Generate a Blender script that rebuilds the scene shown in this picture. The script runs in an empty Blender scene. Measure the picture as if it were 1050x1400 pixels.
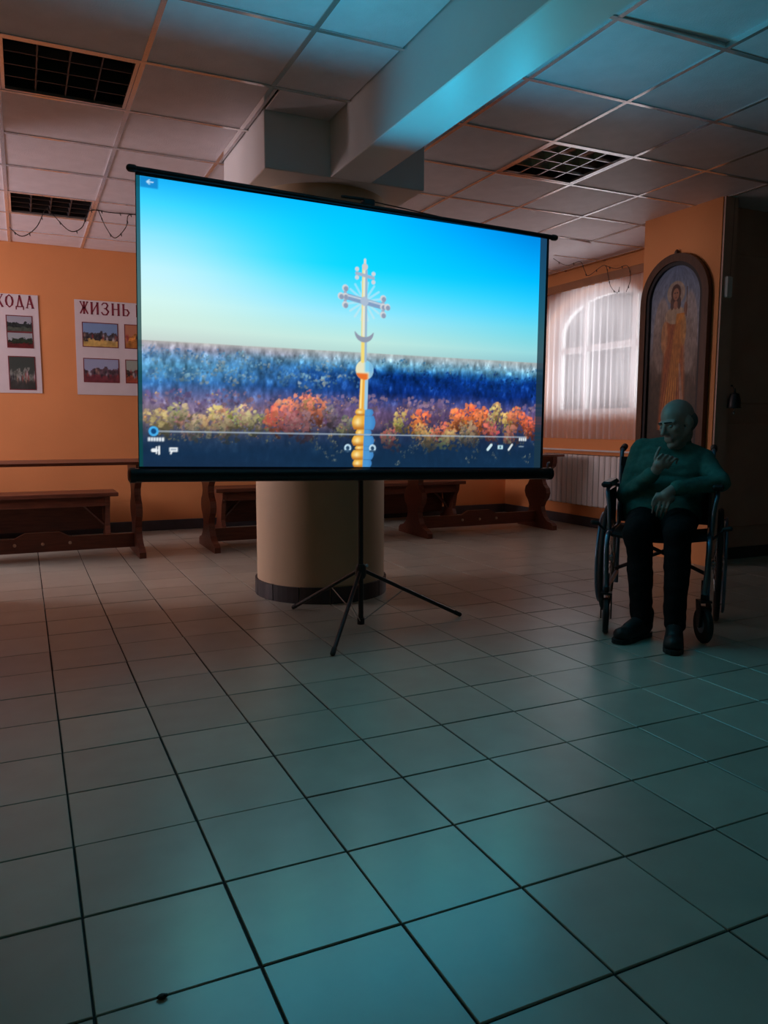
import bpy, bmesh, math, random
import numpy as np
from mathutils import Vector, Matrix, noise as mnoise

random.seed(7)
RNG = np.random.RandomState(11)
scene = bpy.context.scene
COL = scene.collection

# ------------------------------------------------------------------ camera, light, exposure
cam_data = bpy.data.cameras.new('camera')
cam_data.sensor_fit = 'VERTICAL'
cam_data.sensor_height = 36.0
cam_data.lens = 36.0 * 1050.55 / 1400.0
cam_data.clip_start = 0.05
cam = bpy.data.objects.new('camera', cam_data)
COL.objects.link(cam)
_yaw, _pit, _rol = math.radians(25.078), math.radians(-6.43), math.radians(0.121)
_f = Vector((math.sin(_yaw) * math.cos(_pit), math.cos(_yaw) * math.cos(_pit), math.sin(_pit)))
_r = Vector((math.cos(_yaw), -math.sin(_yaw), 0))
_u = _r.cross(_f)
_r2 = _r * math.cos(_rol) + _u * math.sin(_rol)
_u2 = -_r * math.sin(_rol) + _u * math.cos(_rol)
cam.matrix_world = Matrix(((_r2.x, _u2.x, -_f.x, 0), (_r2.y, _u2.y, -_f.y, 0),
                           (_r2.z, _u2.z, -_f.z, 1.029), (0, 0, 0, 1)))
scene.camera = cam

scene.view_settings.view_transform = 'Standard'
scene.view_settings.look = 'None'
scene.view_settings.gamma = 1.0
scene.view_settings.use_curve_mapping = False
scene.view_settings.exposure = 0.0
try:
    scene.cycles.use_denoising = True
    scene.cycles.max_bounces = 10
    scene.cycles.diffuse_bounces = 5
    scene.cycles.transparent_max_bounces = 16
    scene.cycles.sample_clamp_indirect = 4.0
except Exception:
    pass

world = bpy.data.worlds.new('overcast_sky')
world.use_nodes = True
world.node_tree.nodes['Background'].inputs[0].default_value = (0.80, 0.86, 1.0, 1)
world.node_tree.nodes['Background'].inputs[1].default_value = 0.65
scene.world = world

SCREEN_STRENGTH = 1.05          # the lit projection screen
DAY_RIGHT = 84.0               # daylight outside the window by the radiator (watts)
DAY_LEFT = 410.0                # daylight outside the window in the left wall


def day_lamp(name, loc, rot, sx, sy, power, col):
    d = bpy.data.lights.new(name, 'AREA')
    d.shape = 'RECTANGLE'
    d.size, d.size_y, d.energy, d.color = sx, sy, power, col
    o = bpy.data.objects.new(name, d)
    o.location, o.rotation_euler = loc, rot
    COL.objects.link(o)
    return o


day_lamp('daylight_right', (5.95, 6.2, 1.85), (0, math.radians(90), 0), 1.7, 2.2, DAY_RIGHT, (1.0, 0.95, 0.97))
day_lamp('daylight_left', (-3.35, 6.5, 1.85), (0, math.radians(-90), 0), 1.7, 2.6, DAY_LEFT, (1.0, 0.77, 0.82))

SCREEN_BOOST = 1.9              # watts of each lamp added on the screen face to boost its light


def screen_boost_lamp(k, loc, col, power):
    d = bpy.data.lights.new('screen_boost_lamp', 'SPOT')
    d.energy, d.color, d.spot_size, d.spot_blend, d.shadow_soft_size = power, col, math.radians(180), 1.0, 0.02
    o = bpy.data.objects.new('screen_boost_lamp', d)
    o.location = loc
    o.rotation_euler = (math.radians(-90), 0, 0)     # the screen faces -y
    COL.objects.link(o)


# added lamps over the screen face boost its light, in picture-like colours
for _j, (_v, _c, _w) in enumerate(((.18, (.30, .62, .70), .35), (.5, (.12, 1.0, .72), .88), (.85, (.02, .66, 1.0), 2.7))):
    for _i in range(5):
        _uu = .1 + .2 * _i
        screen_boost_lamp(_i + 5 * _j, (.462 + 2.107 * _uu + .029 * _v, 3.440 - .012 * _uu + .028 * _v, .844 - .049 * _uu + 1.237 * _v), _c, SCREEN_BOOST * _w)

HC = 2.629        # ceiling height
YB = 7.72         # back wall
XW = 5.22         # window wall
XP = 4.52         # pier face
XL = -2.6         # left wall

# ------------------------------------------------------------------ material helpers


def lin(c):
    return tuple(((v / 255.0) / 12.92) if v / 255.0 <= 0.04045 else (((v / 255.0) + 0.055) / 1.055) ** 2.4 for v in c)


def mat(name, col, rough=0.6, metal=0.0, spec=0.5, var=0.0, vscale=8.0, bump=0.0, bscale=60.0, coat=0.0, stretch=None, col2=None):
    m = bpy.data.materials.new(name)
    m.use_nodes = True
    nt = m.node_tree
    b = nt.nodes['Principled BSDF']
    b.inputs['Base Color'].default_value = (*col, 1)
    b.inputs['Roughness'].default_value = rough
    b.inputs['Metallic'].default_value = metal
    b.inputs['Specular IOR Level'].default_value = spec
    if coat:
        b.inputs['Coat Weight'].default_value = coat
    if var or bump or col2:
        tc = nt.nodes.new('ShaderNodeTexCoord')
        mp = nt.nodes.new('ShaderNodeMapping')
        nt.links.new(tc.outputs['Object'], mp.inputs[0])
        if stretch:
            mp.inputs['Scale'].default_value = stretch
        nz = nt.nodes.new('ShaderNodeTexNoise')
        nz.inputs['Scale'].default_value = vscale
        nz.inputs['Detail'].default_value = 5
        nt.links.new(mp.outputs[0], nz.inputs['Vector'])
        if var or col2:
            cr = nt.nodes.new('ShaderNodeValToRGB')
            cr.color_ramp.elements[0].position = 0.3
            cr.color_ramp.elements[1].position = 0.7
            a = col2 if col2 else tuple(c * (1 - var) for c in col)
            cr.color_ramp.elements[0].color = (*a, 1)
            cr.color_ramp.elements[1].color = (*[min(1, c * (1 + var)) for c in col], 1)
            nt.links.new(nz.outputs['Fac'], cr.inputs[0])
            nt.links.new(cr.outputs[0], b.inputs['Base Color'])
        if bump:
            n2 = nt.nodes.new('ShaderNodeTexNoise')
            n2.inputs['Scale'].default_value = bscale
            n2.inputs['Detail'].default_value = 3
            nt.links.new(mp.outputs[0], n2.inputs['Vector'])
            bp = nt.nodes.new('ShaderNodeBump')
            bp.inputs['Strength'].default_value = bump
            bp.inputs['Distance'].default_value = 0.01
            nt.links.new(n2.outputs['Fac'], bp.inputs['Height'])
            nt.links.new(bp.outputs[0], b.inputs['Normal'])
    return m


M = {}
M['wall'] = mat('orange_wall_paint', (0.69, 0.272, 0.094), 0.75, var=0.06, vscale=1.7, bump=0.08, bscale=90)
M['wall_pale'] = mat('cream_paint', (0.66, 0.50, 0.33), 0.6, var=0.04, vscale=3)
M['beam'] = mat('white_beam_paint', (0.78, 0.78, 0.77), 0.40, spec=0.9, var=0.03, vscale=3)
M['grout'] = mat('dark_grout', (0.018, 0.018, 0.018), 0.9, var=0.3, vscale=30)
M['base'] = mat('dark_skirting', (0.045, 0.043, 0.05), 0.5, var=0.2, vscale=9)
M['ceil'] = mat('ceiling_tile_board', (0.83, 0.79, 0.84), 0.5, spec=0.8, var=0.05, vscale=9, bump=0.25, bscale=140)
M['rail'] = mat('white_ceiling_rail', (0.82, 0.80, 0.80), 0.16, metal=0.72, var=0.02)
M['ceil_back'] = mat('ceiling_void', (0.02, 0.02, 0.02), 0.9, var=0.1)
M['wood'] = mat('red_brown_wood', (0.15, 0.045, 0.022), 0.4, var=0.0, vscale=4, stretch=(1.5, 14, 14), col2=(0.085, 0.024, 0.012), bump=0.05)
M['wood_dark'] = mat('dark_frame_wood', (0.10, 0.045, 0.022), 0.35, vscale=6, stretch=(8, 8, 1.5), col2=(0.06, 0.025, 0.012))
M['wood_rail'] = mat('curtain_rail_wood', (0.30, 0.13, 0.06), 0.5, var=0.15, vscale=6)
M['black'] = mat('black_plastic', (0.008, 0.008, 0.009), 0.4, var=0.1)
M['black_metal'] = mat('black_painted_metal', (0.010, 0.010, 0.011), 0.35, metal=0.2, var=0.1)
M['wire'] = mat('bare_steel_wire', (0.5, 0.5, 0.5), 0.3, metal=0.9, var=0.1)
M['dark_wire'] = mat('dark_cable', (0.03, 0.02, 0.018), 0.5, var=0.1)
M['white'] = mat('white_enamel', (0.74, 0.73, 0.72), 0.35, var=0.02)
M['paper'] = mat('poster_paper', (0.62, 0.56, 0.58), 0.55, var=0.03)
M['red_ink'] = mat('dark_red_ink', (0.20, 0.012, 0.03), 0.6, var=0.1)
M['red_edge'] = mat('photo_red_border', (0.16, 0.02, 0.025), 0.6, var=0.1)
M['alu'] = mat('louver_aluminium', (0.62, 0.62, 0.64), 0.16, metal=1.0, var=0.03)
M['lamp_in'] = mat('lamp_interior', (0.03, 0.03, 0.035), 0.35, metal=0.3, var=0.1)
M['tube_off'] = mat('unlit_fluorescent_tube', (0.6, 0.6, 0.6), 0.2, var=0.02)
M['frame_metal'] = mat('blue_grey_tube_metal', (0.16, 0.24, 0.33), 0.28, metal=0.85, var=0.05)
M['chrome'] = mat('chrome', (0.55, 0.56, 0.58), 0.18, metal=1.0, var=0.03)
M['rubber'] = mat('black_rubber', (0.012, 0.012, 0.012), 0.65, var=0.1)
M['sling'] = mat('black_nylon', (0.014, 0.014, 0.016), 0.7, var=0.1, bump=0.1, bscale=200)
M['skin'] = mat('skin', (0.36, 0.245, 0.21), 0.5, var=0.08, vscale=20, bump=0.06, bscale=120)
M['hair'] = mat('short_grey_hair', (0.10, 0.10, 0.10), 0.8, var=0.3, vscale=60, bump=0.4, bscale=250)
M['brow'] = mat('dark_brow_hair', (0.035, 0.032, 0.03), 0.9, spec=0.1, var=0.2)
M['eye'] = mat('eye', (0.25, 0.22, 0.2), 0.2, var=0.1)
M['sweater'] = mat('green_knit', (0.060, 0.165, 0.140), 0.9, spec=0.15, var=0.15, vscale=40, bump=0.35, bscale=220)
M['trousers'] = mat('black_trousers', (0.006, 0.006, 0.007), 0.85, spec=0.15, var=0.2, vscale=20, bump=0.1, bscale=120)
M['shoe'] = mat('black_shoe', (0.010, 0.010, 0.011), 0.55, var=0.15, bump=0.1)
M['door'] = mat('brown_door_paint', (0.5, 0.32, 0.25), 0.55, var=0.12, vscale=2.5, bump=0.05)


def floor_mat():
    m = mat('glazed_floor_tile', (0.40, 0.40, 0.37), 0.32, var=0.0, spec=0.9)
    nt = m.node_tree
    b = nt.nodes['Principled BSDF']
    tc = nt.nodes.new('ShaderNodeNewGeometry')
    oi = nt.nodes.new('ShaderNodeObjectInfo')
    nz = nt.nodes.new('ShaderNodeTexNoise')
    nz.inputs['Scale'].default_value = 7.0
    nz.inputs['Detail'].default_value = 6
    nt.links.new(tc.outputs['Position'], nz.inputs['Vector'])
    cr = nt.nodes.new('ShaderNodeValToRGB')
    cr.color_ramp.elements[0].position = 0.25
    cr.color_ramp.elements[1].position = 0.8
    cr.color_ramp.elements[0].color = (0.385, 0.39, 0.33, 1)
    cr.color_ramp.elements[1].color = (0.475, 0.49, 0.415, 1)
    nt.links.new(nz.outputs['Fac'], cr.inputs[0])
    mx = nt.nodes.new('ShaderNodeMix')
    mx.data_type = 'RGBA'
    mx.blend_type = 'MULTIPLY'
    mx.inputs['Factor'].default_value = 1.0
    r2 = nt.nodes.new('ShaderNodeMapRange')
    r2.inputs['To Min'].default_value = 0.88
    r2.inputs['To Max'].default_value = 1.05
    nt.links.new(oi.outputs['Random'], r2.inputs['Value'])
    nt.links.new(cr.outputs[0], mx.inputs['A'])
    nt.links.new(r2.outputs[0], mx.inputs['B'])
    nt.links.new(mx.outputs['Result'], b.inputs['Base Color'])
    rr = nt.nodes.new('ShaderNodeMapRange')
    rr.inputs['To Min'].default_value = 0.28
    rr.inputs['To Max'].default_value = 0.34
    nt.links.new(nz.outputs['Fac'], rr.inputs['Value'])
    nt.links.new(rr.outputs[0], b.inputs['Roughness'])
    return m


M['tile'] = floor_mat()


def glass_mat():
    m = bpy.data.materials.new('window_glass')
    m.use_nodes = True
    nt = m.node_tree
    nt.nodes.clear()
    out = nt.nodes.new('ShaderNodeOutputMaterial')
    mx = nt.nodes.new('ShaderNodeMixShader')
    fr = nt.nodes.new('ShaderNodeFresnel')
    tr = nt.nodes.new('ShaderNodeBsdfTransparent')
    tr.inputs[0].default_value = (0.93, 0.95, 0.95, 1)
    gl = nt.nodes.new('ShaderNodeBsdfGlossy')
    gl.inputs['Roughness'].default_value = 0.02
    nt.links.new(fr.outputs[0], mx.inputs[0])
    nt.links.new(tr.outputs[0], mx.inputs[1])
    nt.links.new(gl.outputs[0], mx.inputs[2])
    nt.links.new(mx.outputs[0], out.inputs[0])
    return m


M['glass'] = glass_mat()


def sheer_mat():
    m = bpy.data.materials.new('sheer_white_curtain')
    m.use_nodes = True
    nt = m.node_tree
    nt.nodes.clear()
    out = nt.nodes.new('ShaderNodeOutputMaterial')
    mx = nt.nodes.new('ShaderNodeMixShader')
    m2 = nt.nodes.new('ShaderNodeMixShader')
    tr = nt.nodes.new('ShaderNodeBsdfTransparent')
    tl = nt.nodes.new('ShaderNodeBsdfTranslucent')
    df = nt.nodes.new('ShaderNodeBsdfDiffuse')
    tl.inputs[0].default_value = (0.86, 0.83, 0.86, 1)
    df.inputs[0].default_value = (0.80, 0.77, 0.80, 1)
    tc = nt.nodes.new('ShaderNodeTexCoord')
    mp = nt.nodes.new('ShaderNodeMapping')
    mp.inputs['Scale'].default_value = (1, 40, 1.2)
    nz = nt.nodes.new('ShaderNodeTexNoise')
    nz.inputs['Scale'].default_value = 1.0
    nt.links.new(tc.outputs['Object'], mp.inputs[0])
    nt.links.new(mp.outputs[0], nz.inputs['Vector'])
    mr = nt.nodes.new('ShaderNodeMapRange')
    mr.inputs['To Min'].default_value = 0.36
    mr.inputs['To Max'].default_value = 0.60
    nt.links.new(nz.outputs['Fac'], mr.inputs['Value'])
    m2.inputs[0].default_value = 0.35
    nt.links.new(tl.outputs[0], m2.inputs[1])
    nt.links.new(df.outputs[0], m2.inputs[2])
    nt.links.new(mr.outputs[0], mx.inputs[0])
    nt.links.new(tr.outputs[0], mx.inputs[1])
    nt.links.new(m2.outputs[0], mx.inputs[2])
    nt.links.new(mx.outputs[0], out.inputs[0])
    return m


M['sheer'] = sheer_mat()


def painted_mat(name, emit=0.0, rough=0.5):
    m = bpy.data.materials.new(name)
    m.use_nodes = True
    nt = m.node_tree
    at = nt.nodes.new('ShaderNodeAttribute')
    at.attribute_name = 'Col'
    b = nt.nodes['Principled BSDF']
    if emit:
        nt.nodes.remove(b)
        e = nt.nodes.new('ShaderNodeEmission')
        e.inputs['Strength'].default_value = emit
        nt.links.new(at.outputs['Color'], e.inputs['Color'])
        nt.links.new(e.outputs[0], nt.nodes['Material Output'].inputs[0])
        try:
            m.cycles.emission_sampling = 'FRONT'
        except Exception:
            pass
    else:
        b.inputs['Roughness'].default_value = rough
        nt.links.new(at.outputs['Color'], b.inputs['Base Color'])
    return m


M['picture'] = painted_mat('projected_picture', SCREEN_STRENGTH)
M['print'] = painted_mat('printed_photo', 0, 0.4)
M['paint'] = painted_mat('oil_painting', 0, 0.45)

# ------------------------------------------------------------------ mesh helpers


def bmn():
    return bmesh.new()


def box(bm, x0, x1, y0, y1, z0, z1, bev=0.0):
    t = bmesh.new()
    bmesh.ops.create_cube(t, size=1.0)
    for v in t.verts:
        v.co = Vector(((x0 + x1) / 2 + v.co.x * (x1 - x0), (y0 + y1) / 2 + v.co.y * (y1 - y0), (z0 + z1) / 2 + v.co.z * (z1 - z0)))
    if bev:
        bmesh.ops.bevel(t, geom=list(t.edges), offset=bev, segments=1, affect='EDGES')
    merge(bm, t)


def merge(bm, t):
    me = bpy.data.meshes.new('tmp')
    t.to_mesh(me)
    t.free()
    bm.from_mesh(me)
    bpy.data.meshes.remove(me)


def frame_of(d):
    d = d.normalized()
    a = Vector((0, 0, 1)) if abs(d.z) < 0.9 else Vector((1, 0, 0))
    x = a.cross(d).normalized()
    return x, d.cross(x).normalized()


def tube(bm, pts, r, n=10, closed=False):
    pts = [Vector(p) for p in pts]
    m = len(pts)
    rs = r if isinstance(r, (list, tuple)) else [r] * m
    rings = []
    x = None
    for i, p in enumerate(pts):
        if closed:
            d = pts[(i + 1) % m] - pts[i - 1]
        else:
            d = pts[min(i + 1, m - 1)] - pts[max(i - 1, 0)]
        d.normalize()
        if x is None:
            x, y = frame_of(d)
        else:
            x = (x - d * x.dot(d))
            if x.length < 1e-6:
                x, y = frame_of(d)
            x.normalize()
            y = d.cross(x)
        rings.append([bm.verts.new(p + (x * math.cos(2 * math.pi * k / n) + y * math.sin(2 * math.pi * k / n)) * rs[i]) for k in range(n)])
    rng = range(m) if closed else range(m - 1)
    for i in rng:
        a, b = rings[i], rings[(i + 1) % m]
        for k in range(n):
            bm.faces.new((a[k], a[(k + 1) % n], b[(k + 1) % n], b[k]))
    if not closed:
        bm.faces.new(rings[0][::-1])
        bm.faces.new(rings[-1])


def lathe(bm, prof, c=(0, 0, 0), axis='Z', n=32):
    """prof: list of (radius, height) along the axis"""
    def put(r, h, a):
        x, y = r * math.cos(a), r * math.sin(a)
        v = {'Z': (x, y, h), 'X': (h, x, y), 'Y': (y, h, x)}[axis]
        return (c[0] + v[0], c[1] + v[1], c[2] + v[2])
    rings = []
    for r, h in prof:
        rings.append([bm.verts.new(put(max(r, 1e-5), h, 2 * math.pi * k / n)) for k in range(n)])
    for i in range(len(rings) - 1):
        a, b = rings[i], rings[i + 1]
        for k in range(n):
            bm.faces.new((a[k], a[(k + 1) % n], b[(k + 1) % n], b[k]))
    bm.faces.new(rings[0][::-1])
    bm.faces.new(rings[-1])


def prism(bm, poly, axis, a0, a1):
    """poly in the two remaining axes (X: (y,z), Y: (x,z), Z: (x,y))"""
    def put(p, a):
        return {'X': (a, p[0], p[1]), 'Y': (p[0], a, p[1]), 'Z': (p[0], p[1], a)}[axis]
    A = [bm.verts.new(put(p, a0)) for p in poly]
    B = [bm.verts.new(put(p, a1)) for p in poly]
    n = len(poly)
    bm.faces.new(A[::-1])
    bm.faces.new(B)
    for k in range(n):
        bm.faces.new((A[k], A[(k + 1) % n], B[(k + 1) % n], B[k]))


def ring_prism(bm, outer, inner, axis, a0, a1):
    def put(p, a):
        return {'X': (a, p[0], p[1]), 'Y': (p[0], a, p[1]), 'Z': (p[0], p[1], a)}[axis]
    n = len(outer)
    V = [[bm.verts.new(put(p, a)) for p in L] for L in (outer, inner) for a in (a0, a1)]
    o0, o1, i0, i1 = V
    for k in range(n):
        j = (k + 1) % n
        bm.faces.new((o0[k], o0[j], o1[j], o1[k]))
        bm.faces.new((i0[j], i0[k], i1[k], i1[j]))
        bm.faces.new((o0[j], o0[k], i0[k], i0[j]))
        bm.faces.new((o1[k], o1[j], i1[j], i1[k]))


def ball(bm, c, r, m=None, u=16, v=10):
    t = bmesh.new()
    bmesh.ops.create_uvsphere(t, u_segments=u, v_segments=v, radius=1.0)
    rr = r if isinstance(r, (tuple, list)) else (r, r, r)
    for w in t.verts:
        q = Vector((w.co.x * rr[0], w.co.y * rr[1], w.co.z * rr[2]))
        if m is not None:
            q = m @ q
        w.co = q + Vector(c)
    merge(bm, t)


def capsule(bm, p0, p1, r0, r1, n=14):
    p0, p1 = Vector(p0), Vector(p1)
    d = (p1 - p0)
    if d.length < 1e-5:
        ball(bm, p0, max(r0, r1))
        return
    dn = d.normalized()
    pts, rs = [], []
    for k in range(5):
        a = math.pi / 2 * k / 5
        pts.append(p0 - dn * r0 * math.cos(a))
        rs.append(max(r0 * math.sin(a), 1e-4))
    pts.append(p0)
    rs.append(r0)
    pts.append(p1)
    rs.append(r1)
    for k in range(4, -1, -1):
        a = math.pi / 2 * k / 5
        pts.append(p1 + dn * r1 * math.cos(a))
        rs.append(max(r1 * math.sin(a), 1e-4))
    x, y = frame_of(dn)
    rings = [[bm.verts.new(p + (x * math.cos(2 * math.pi * k / n) + y * math.sin(2 * math.pi * k / n)) * r) for k in range(n)] for p, r in zip(pts, rs)]
    for i in range(len(rings) - 1):
        a, b = rings[i], rings[i + 1]
        for k in range(n):
            bm.faces.new((a[k], a[(k + 1) % n], b[(k + 1) % n], b[k]))
    bm.faces.new(rings[0][::-1])
    bm.faces.new(rings[-1])


def link(name, me, material, parent=None, smooth=False):
    o = bpy.data.objects.new(name, me)
    COL.objects.link(o)
    if material is not None:
        if me.materials:
            me.materials[0] = material
        else:
            me.materials.append(material)
    if parent is not None:
        o.parent = parent
    if smooth:
        me.shade_smooth()
        if smooth == 'auto':
            try:
                me.set_sharp_from_angle(angle=math.radians(40))
            except Exception:
                pass
    return o


def part(name, bm, material, parent=None, smooth=False, recalc=True):
    if recalc:
        bmesh.ops.recalc_face_normals(bm, faces=list(bm.faces))
    me = bpy.data.meshes.new(name)
    bm.to_mesh(me)
    bm.free()
    return link(name, me, material, parent, smooth)


def empty(name, loc=(0, 0, 0), rz=0.0):
    o = bpy.data.objects.new(name, None)
    o.empty_display_size = 0.1
    o.location = loc
    o.rotation_euler = (0, 0, rz)
    COL.objects.link(o)
    return o


def tag(o, label=None, cat=None, group=None, kind=None):
    if label:
        o['label'] = label
    if cat:
        o['category'] = cat
    if group:
        o['group'] = group
    if kind:
        o['kind'] = kind
    return o


def struct(name, bm, material, smooth=False, label=None):
    o = part(name, bm, material, None, smooth)
    return tag(o, label=label, kind='structure')


def copy_tree(o, parent=None):
    c = o.copy()
    COL.objects.link(c)
    if parent is not None:
        c.parent = parent
    for ch in list(o.children):
        copy_tree(ch, c)
    return c


def grid_mesh(name, pos, colr):
    """pos (nv,nu,3) float, colr (nv,nu,3) linear -> mesh with a point colour attribute"""
    nv, nu = pos.shape[:2]
    me = bpy.data.meshes.new(name)
    me.vertices.add(nv * nu)
    me.vertices.foreach_set('co', np.ascontiguousarray(pos, dtype=np.float32).ravel())
    i = np.arange(nv * nu).reshape(nv, nu)
    q = np.stack([i[:-1, :-1], i[:-1, 1:], i[1:, 1:], i[1:, :-1]], -1).reshape(-1, 4)
    me.loops.add(q.size)
    me.loops.foreach_set('vertex_index', q.ravel().astype(np.int32))
    me.polygons.add(len(q))
    me.polygons.foreach_set('loop_start', (np.arange(len(q)) * 4).astype(np.int32))
    me.update(calc_edges=True)
    at = me.color_attributes.new('Col', 'FLOAT_COLOR', 'POINT')
    c4 = np.ones((nv * nu, 4), np.float32)
    c4[:, :3] = colr.reshape(-1, 3)
    at.data.foreach_set('color', c4.ravel())
    return me


def to_lin(a):
    a = np.clip(a / 255.0, 0, None)
    return np.where(a <= 0.04045, a / 12.92, ((a + 0.055) / 1.055) ** 2.4)


def vnoise(nv, nu, sv, su, octv=4, seed=0):
    rs = np.random.RandomState(seed)
    out = np.zeros((nv, nu))
    amp, tot = 1.0, 0.0
    for _ in range(octv):
        gv, gu = int(sv) + 2, int(su) + 2
        g = rs.rand(gv, gu)
        y = np.linspace(0, gv - 1.001, nv)
        x = np.linspace(0, gu - 1.001, nu)
        yi, xi = y.astype(int), x.astype(int)
        fy, fx = (y - yi)[:, None], (x - xi)[None, :]
        fy, fx = fy * fy * (3 - 2 * fy), fx * fx * (3 - 2 * fx)
        a = g[yi][:, xi]
        b = g[yi][:, xi + 1]
        c = g[yi + 1][:, xi]
        d = g[yi + 1][:, xi + 1]
        out += amp * ((a * (1 - fx) + b * fx) * (1 - fy) + (c * (1 - fx) + d * fx) * fy)
        tot += amp
        amp *= 0.55
        sv, su = sv * 2, su * 2
    return out / tot

# ================================================================== THE ROOM
# ---- floor with tiles
FX0, FY0, FT = 0.067, 1.334, 0.30
bm = bmn()
box(bm, XL - 0.3, 7.5, -3.3, YB + 0.3, -0.12, -0.004)
floor = struct('floor', bm, M['grout'], label='floor of large pale square tiles with dark joints')


def tile_mesh(name, s, h, bev):
    b = bmn()
    box(b, -s / 2, s / 2, -s / 2, s / 2, -h, 0, 0)
    top = [e for e in b.edges if all(v.co.z > -1e-6 for v in e.verts)]
    bmesh.ops.bevel(b, geom=top, offset=bev, segments=1, affect='EDGES')
    bmesh.ops.recalc_face_normals(b, faces=list(b.faces))
    me = bpy.data.meshes.new(name)
    b.to_mesh(me)
    b.free()
    return me


ft_me = tile_mesh('floor_tile', FT - 0.0055, 0.02, 0.0015)
ft_me.materials.append(M['tile'])


def project(p):
    d = Vector(p) - Vector((0, 0, 1.029))
    z = d.dot(_f)
    return (525 + 1050.55 * d.dot(_r2) / z, 700 - 1050.55 * d.dot(_u2) / z, z)


cand, rest = [], []
for i in range(-9, 25):
    for j in range(-15, 22):
        x, y = FX0 + FT * (i + 0.5), FY0 + FT * (j + 0.5)
        if x < XL or y < -2.9 or y > YB + 0.1 or x > 7.1:
            continue
        if y > 4.4 and x > XW + 0.2:
            continue
        px, py, z = project((x, y, 0))
        if z > 0.3 and -120 < px < 1170 and 560 < py < 1560:
            cand.append((1.0 / (z ** 3), x, y))
        else:
            rest.append((x, y))
cand.sort(reverse=True)
for s, x, y in cand[:300]:
    o = bpy.data.objects.new('floor_tile', ft_me)
    o.location = (x + random.uniform(-0.0008, 0.0008), y + random.uniform(-0.0008, 0.0008), random.uniform(-0.0006, 0.0006))
    o.rotation_euler = (random.uniform(-0.0022, 0.0022), random.uniform(-0.0022, 0.0022), random.uniform(-0.0015, 0.0015))
    COL.objects.link(o)
    o.parent = floor
bm = bmn()
for x, y in rest + [(c[1], c[2]) for c in cand[300:]]:
    h = (FT - 0.0055) / 2
    z = random.uniform(-0.0005, 0.0005)
    tx, ty = random.uniform(-0.0006, 0.0006), random.uniform(-0.0006, 0.0006)
    vs = [bm.verts.new((x + a * h, y + b * h, z + a * tx + b * ty)) for a, b in ((-1, -1), (1, -1), (1, 1), (-1, 1))]
    lo = [bm.verts.new((v.co.x, v.co.y, -0.015)) for v in vs]
    bm.faces.new(vs)
    for k in range(4):
        bm.faces.new((lo[k], lo[(k + 1) % 4], vs[(k + 1) % 4], vs[k]))
o = part('floor_tile_field', bm, M['tile'], floor, recalc=False)
tag(o, kind='stuff')

# ---- walls
bm = bmn()
box(bm, XL - 0.3, XW + 0.3, YB, YB + 0.25, 0, HC + 0.3)
struct('wall_back', bm, M['wall'], label='orange painted back wall behind the projection screen')

AY, AA, AZ0, AZS, AB = 6.2, 0.80, 1.145, 2.0, 0.41      # arch: centre, half width, sill, spring, rise


def arch_pts(cy, a, zs, b, n=18):
    return [(cy + a * math.cos(math.pi * k / n), zs + b * math.sin(math.pi * k / n)) for k in range(n + 1)]


def arch_wall(name, x0, x1, y0, y1, cy, label):
    b = bmn()
    prism(b, [(y0, 0), (cy - AA, 0), (cy - AA, HC + 0.3), (y0, HC + 0.3)], 'X', x0, x1)
    prism(b, [(cy + AA, 0), (y1, 0), (y1, HC + 0.3), (cy + AA, HC + 0.3)], 'X', x0, x1)
    prism(b, [(cy - AA, 0), (cy + AA, 0), (cy + AA, AZ0), (cy - AA, AZ0)], 'X', x0, x1)
    pts = arch_pts(cy, AA, AZS, AB)
    for k in range(len(pts) - 1):
        p, q = pts[k], pts[k + 1]
        prism(b, [q, p, (p[0], HC + 0.3), (q[0], HC + 0.3)], 'X', x0, x1)
    return struct(name, b, M['wall'], label=label)


arch_wall('wall_right', XW, XW + 0.3, 4.81, YB, AY, 'orange side wall with the arched curtained window')
arch_wall('wall_left', XL - 0.3, XL, -3.3, YB, 6.5, 'orange left side wall with an arched window')
bm = bmn()
box(bm, -0.65, -0.40, -3.05, 5.05, 0, HC + 0.3)  # unseen wall added to keep the left daylight off the front floor
struct('wall_shade_partition', bm, M['wall'], label='orange wall added just outside the left edge of the picture to shade the front floor')
bm = bmn()
prism(bm, [(XP, 4.06), (4.645, 4.06), (4.645, 4.25), (7.4, 4.25), (7.4, 4.85), (XW + 0.3, 4.85), (XW + 0.3, 4.81), (XP, 4.81)], 'Z', 0, HC + 0.3)
pier = struct('wall_pier', bm, M['wall'], label='orange wall pier carrying the arched icon')
bm = bmn()
box(bm, 7.2, 7.45, -3.3, 4.25, 0, HC + 0.3)
struct('wall_side', bm, M['wall'])
bm = bmn()
box(bm, XL - 0.3, 7.45, -3.3, -3.05, 0, HC + 0.3)
struct('wall_front', bm, M['wall'])

# brown door leaf and casing in the recess on the right
d = empty('door_1', (5.2, 4.25, 0))
tag(d, 'dark brown panelled door in the recess right of the icon', kind='structure')
bm = bmn()
box(bm, -0.555, 1.25, -0.035, 0.0, 0.0, HC, 0.0)
part('door_leaf', bm, M['door'], d)
bm = bmn()
box(bm, -0.672, -0.550, -0.206, -0.190, 0.0, HC)
part('door_casing', bm, M['door'], d)
bm = bmn()
box(bm, -0.556, -0.535, -0.19, -0.036, 0.0, HC)
part('door_jamb', bm, M['door'], d)
for zz0, zz1 in ((0.25, 1.05), (1.2, 2.3)):
    bm = bmn()
    box(bm, -0.40, 0.30, -0.047, -0.033, zz0, zz1, 0.008)
    part('door_panel', bm, M['door'], d)

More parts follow.
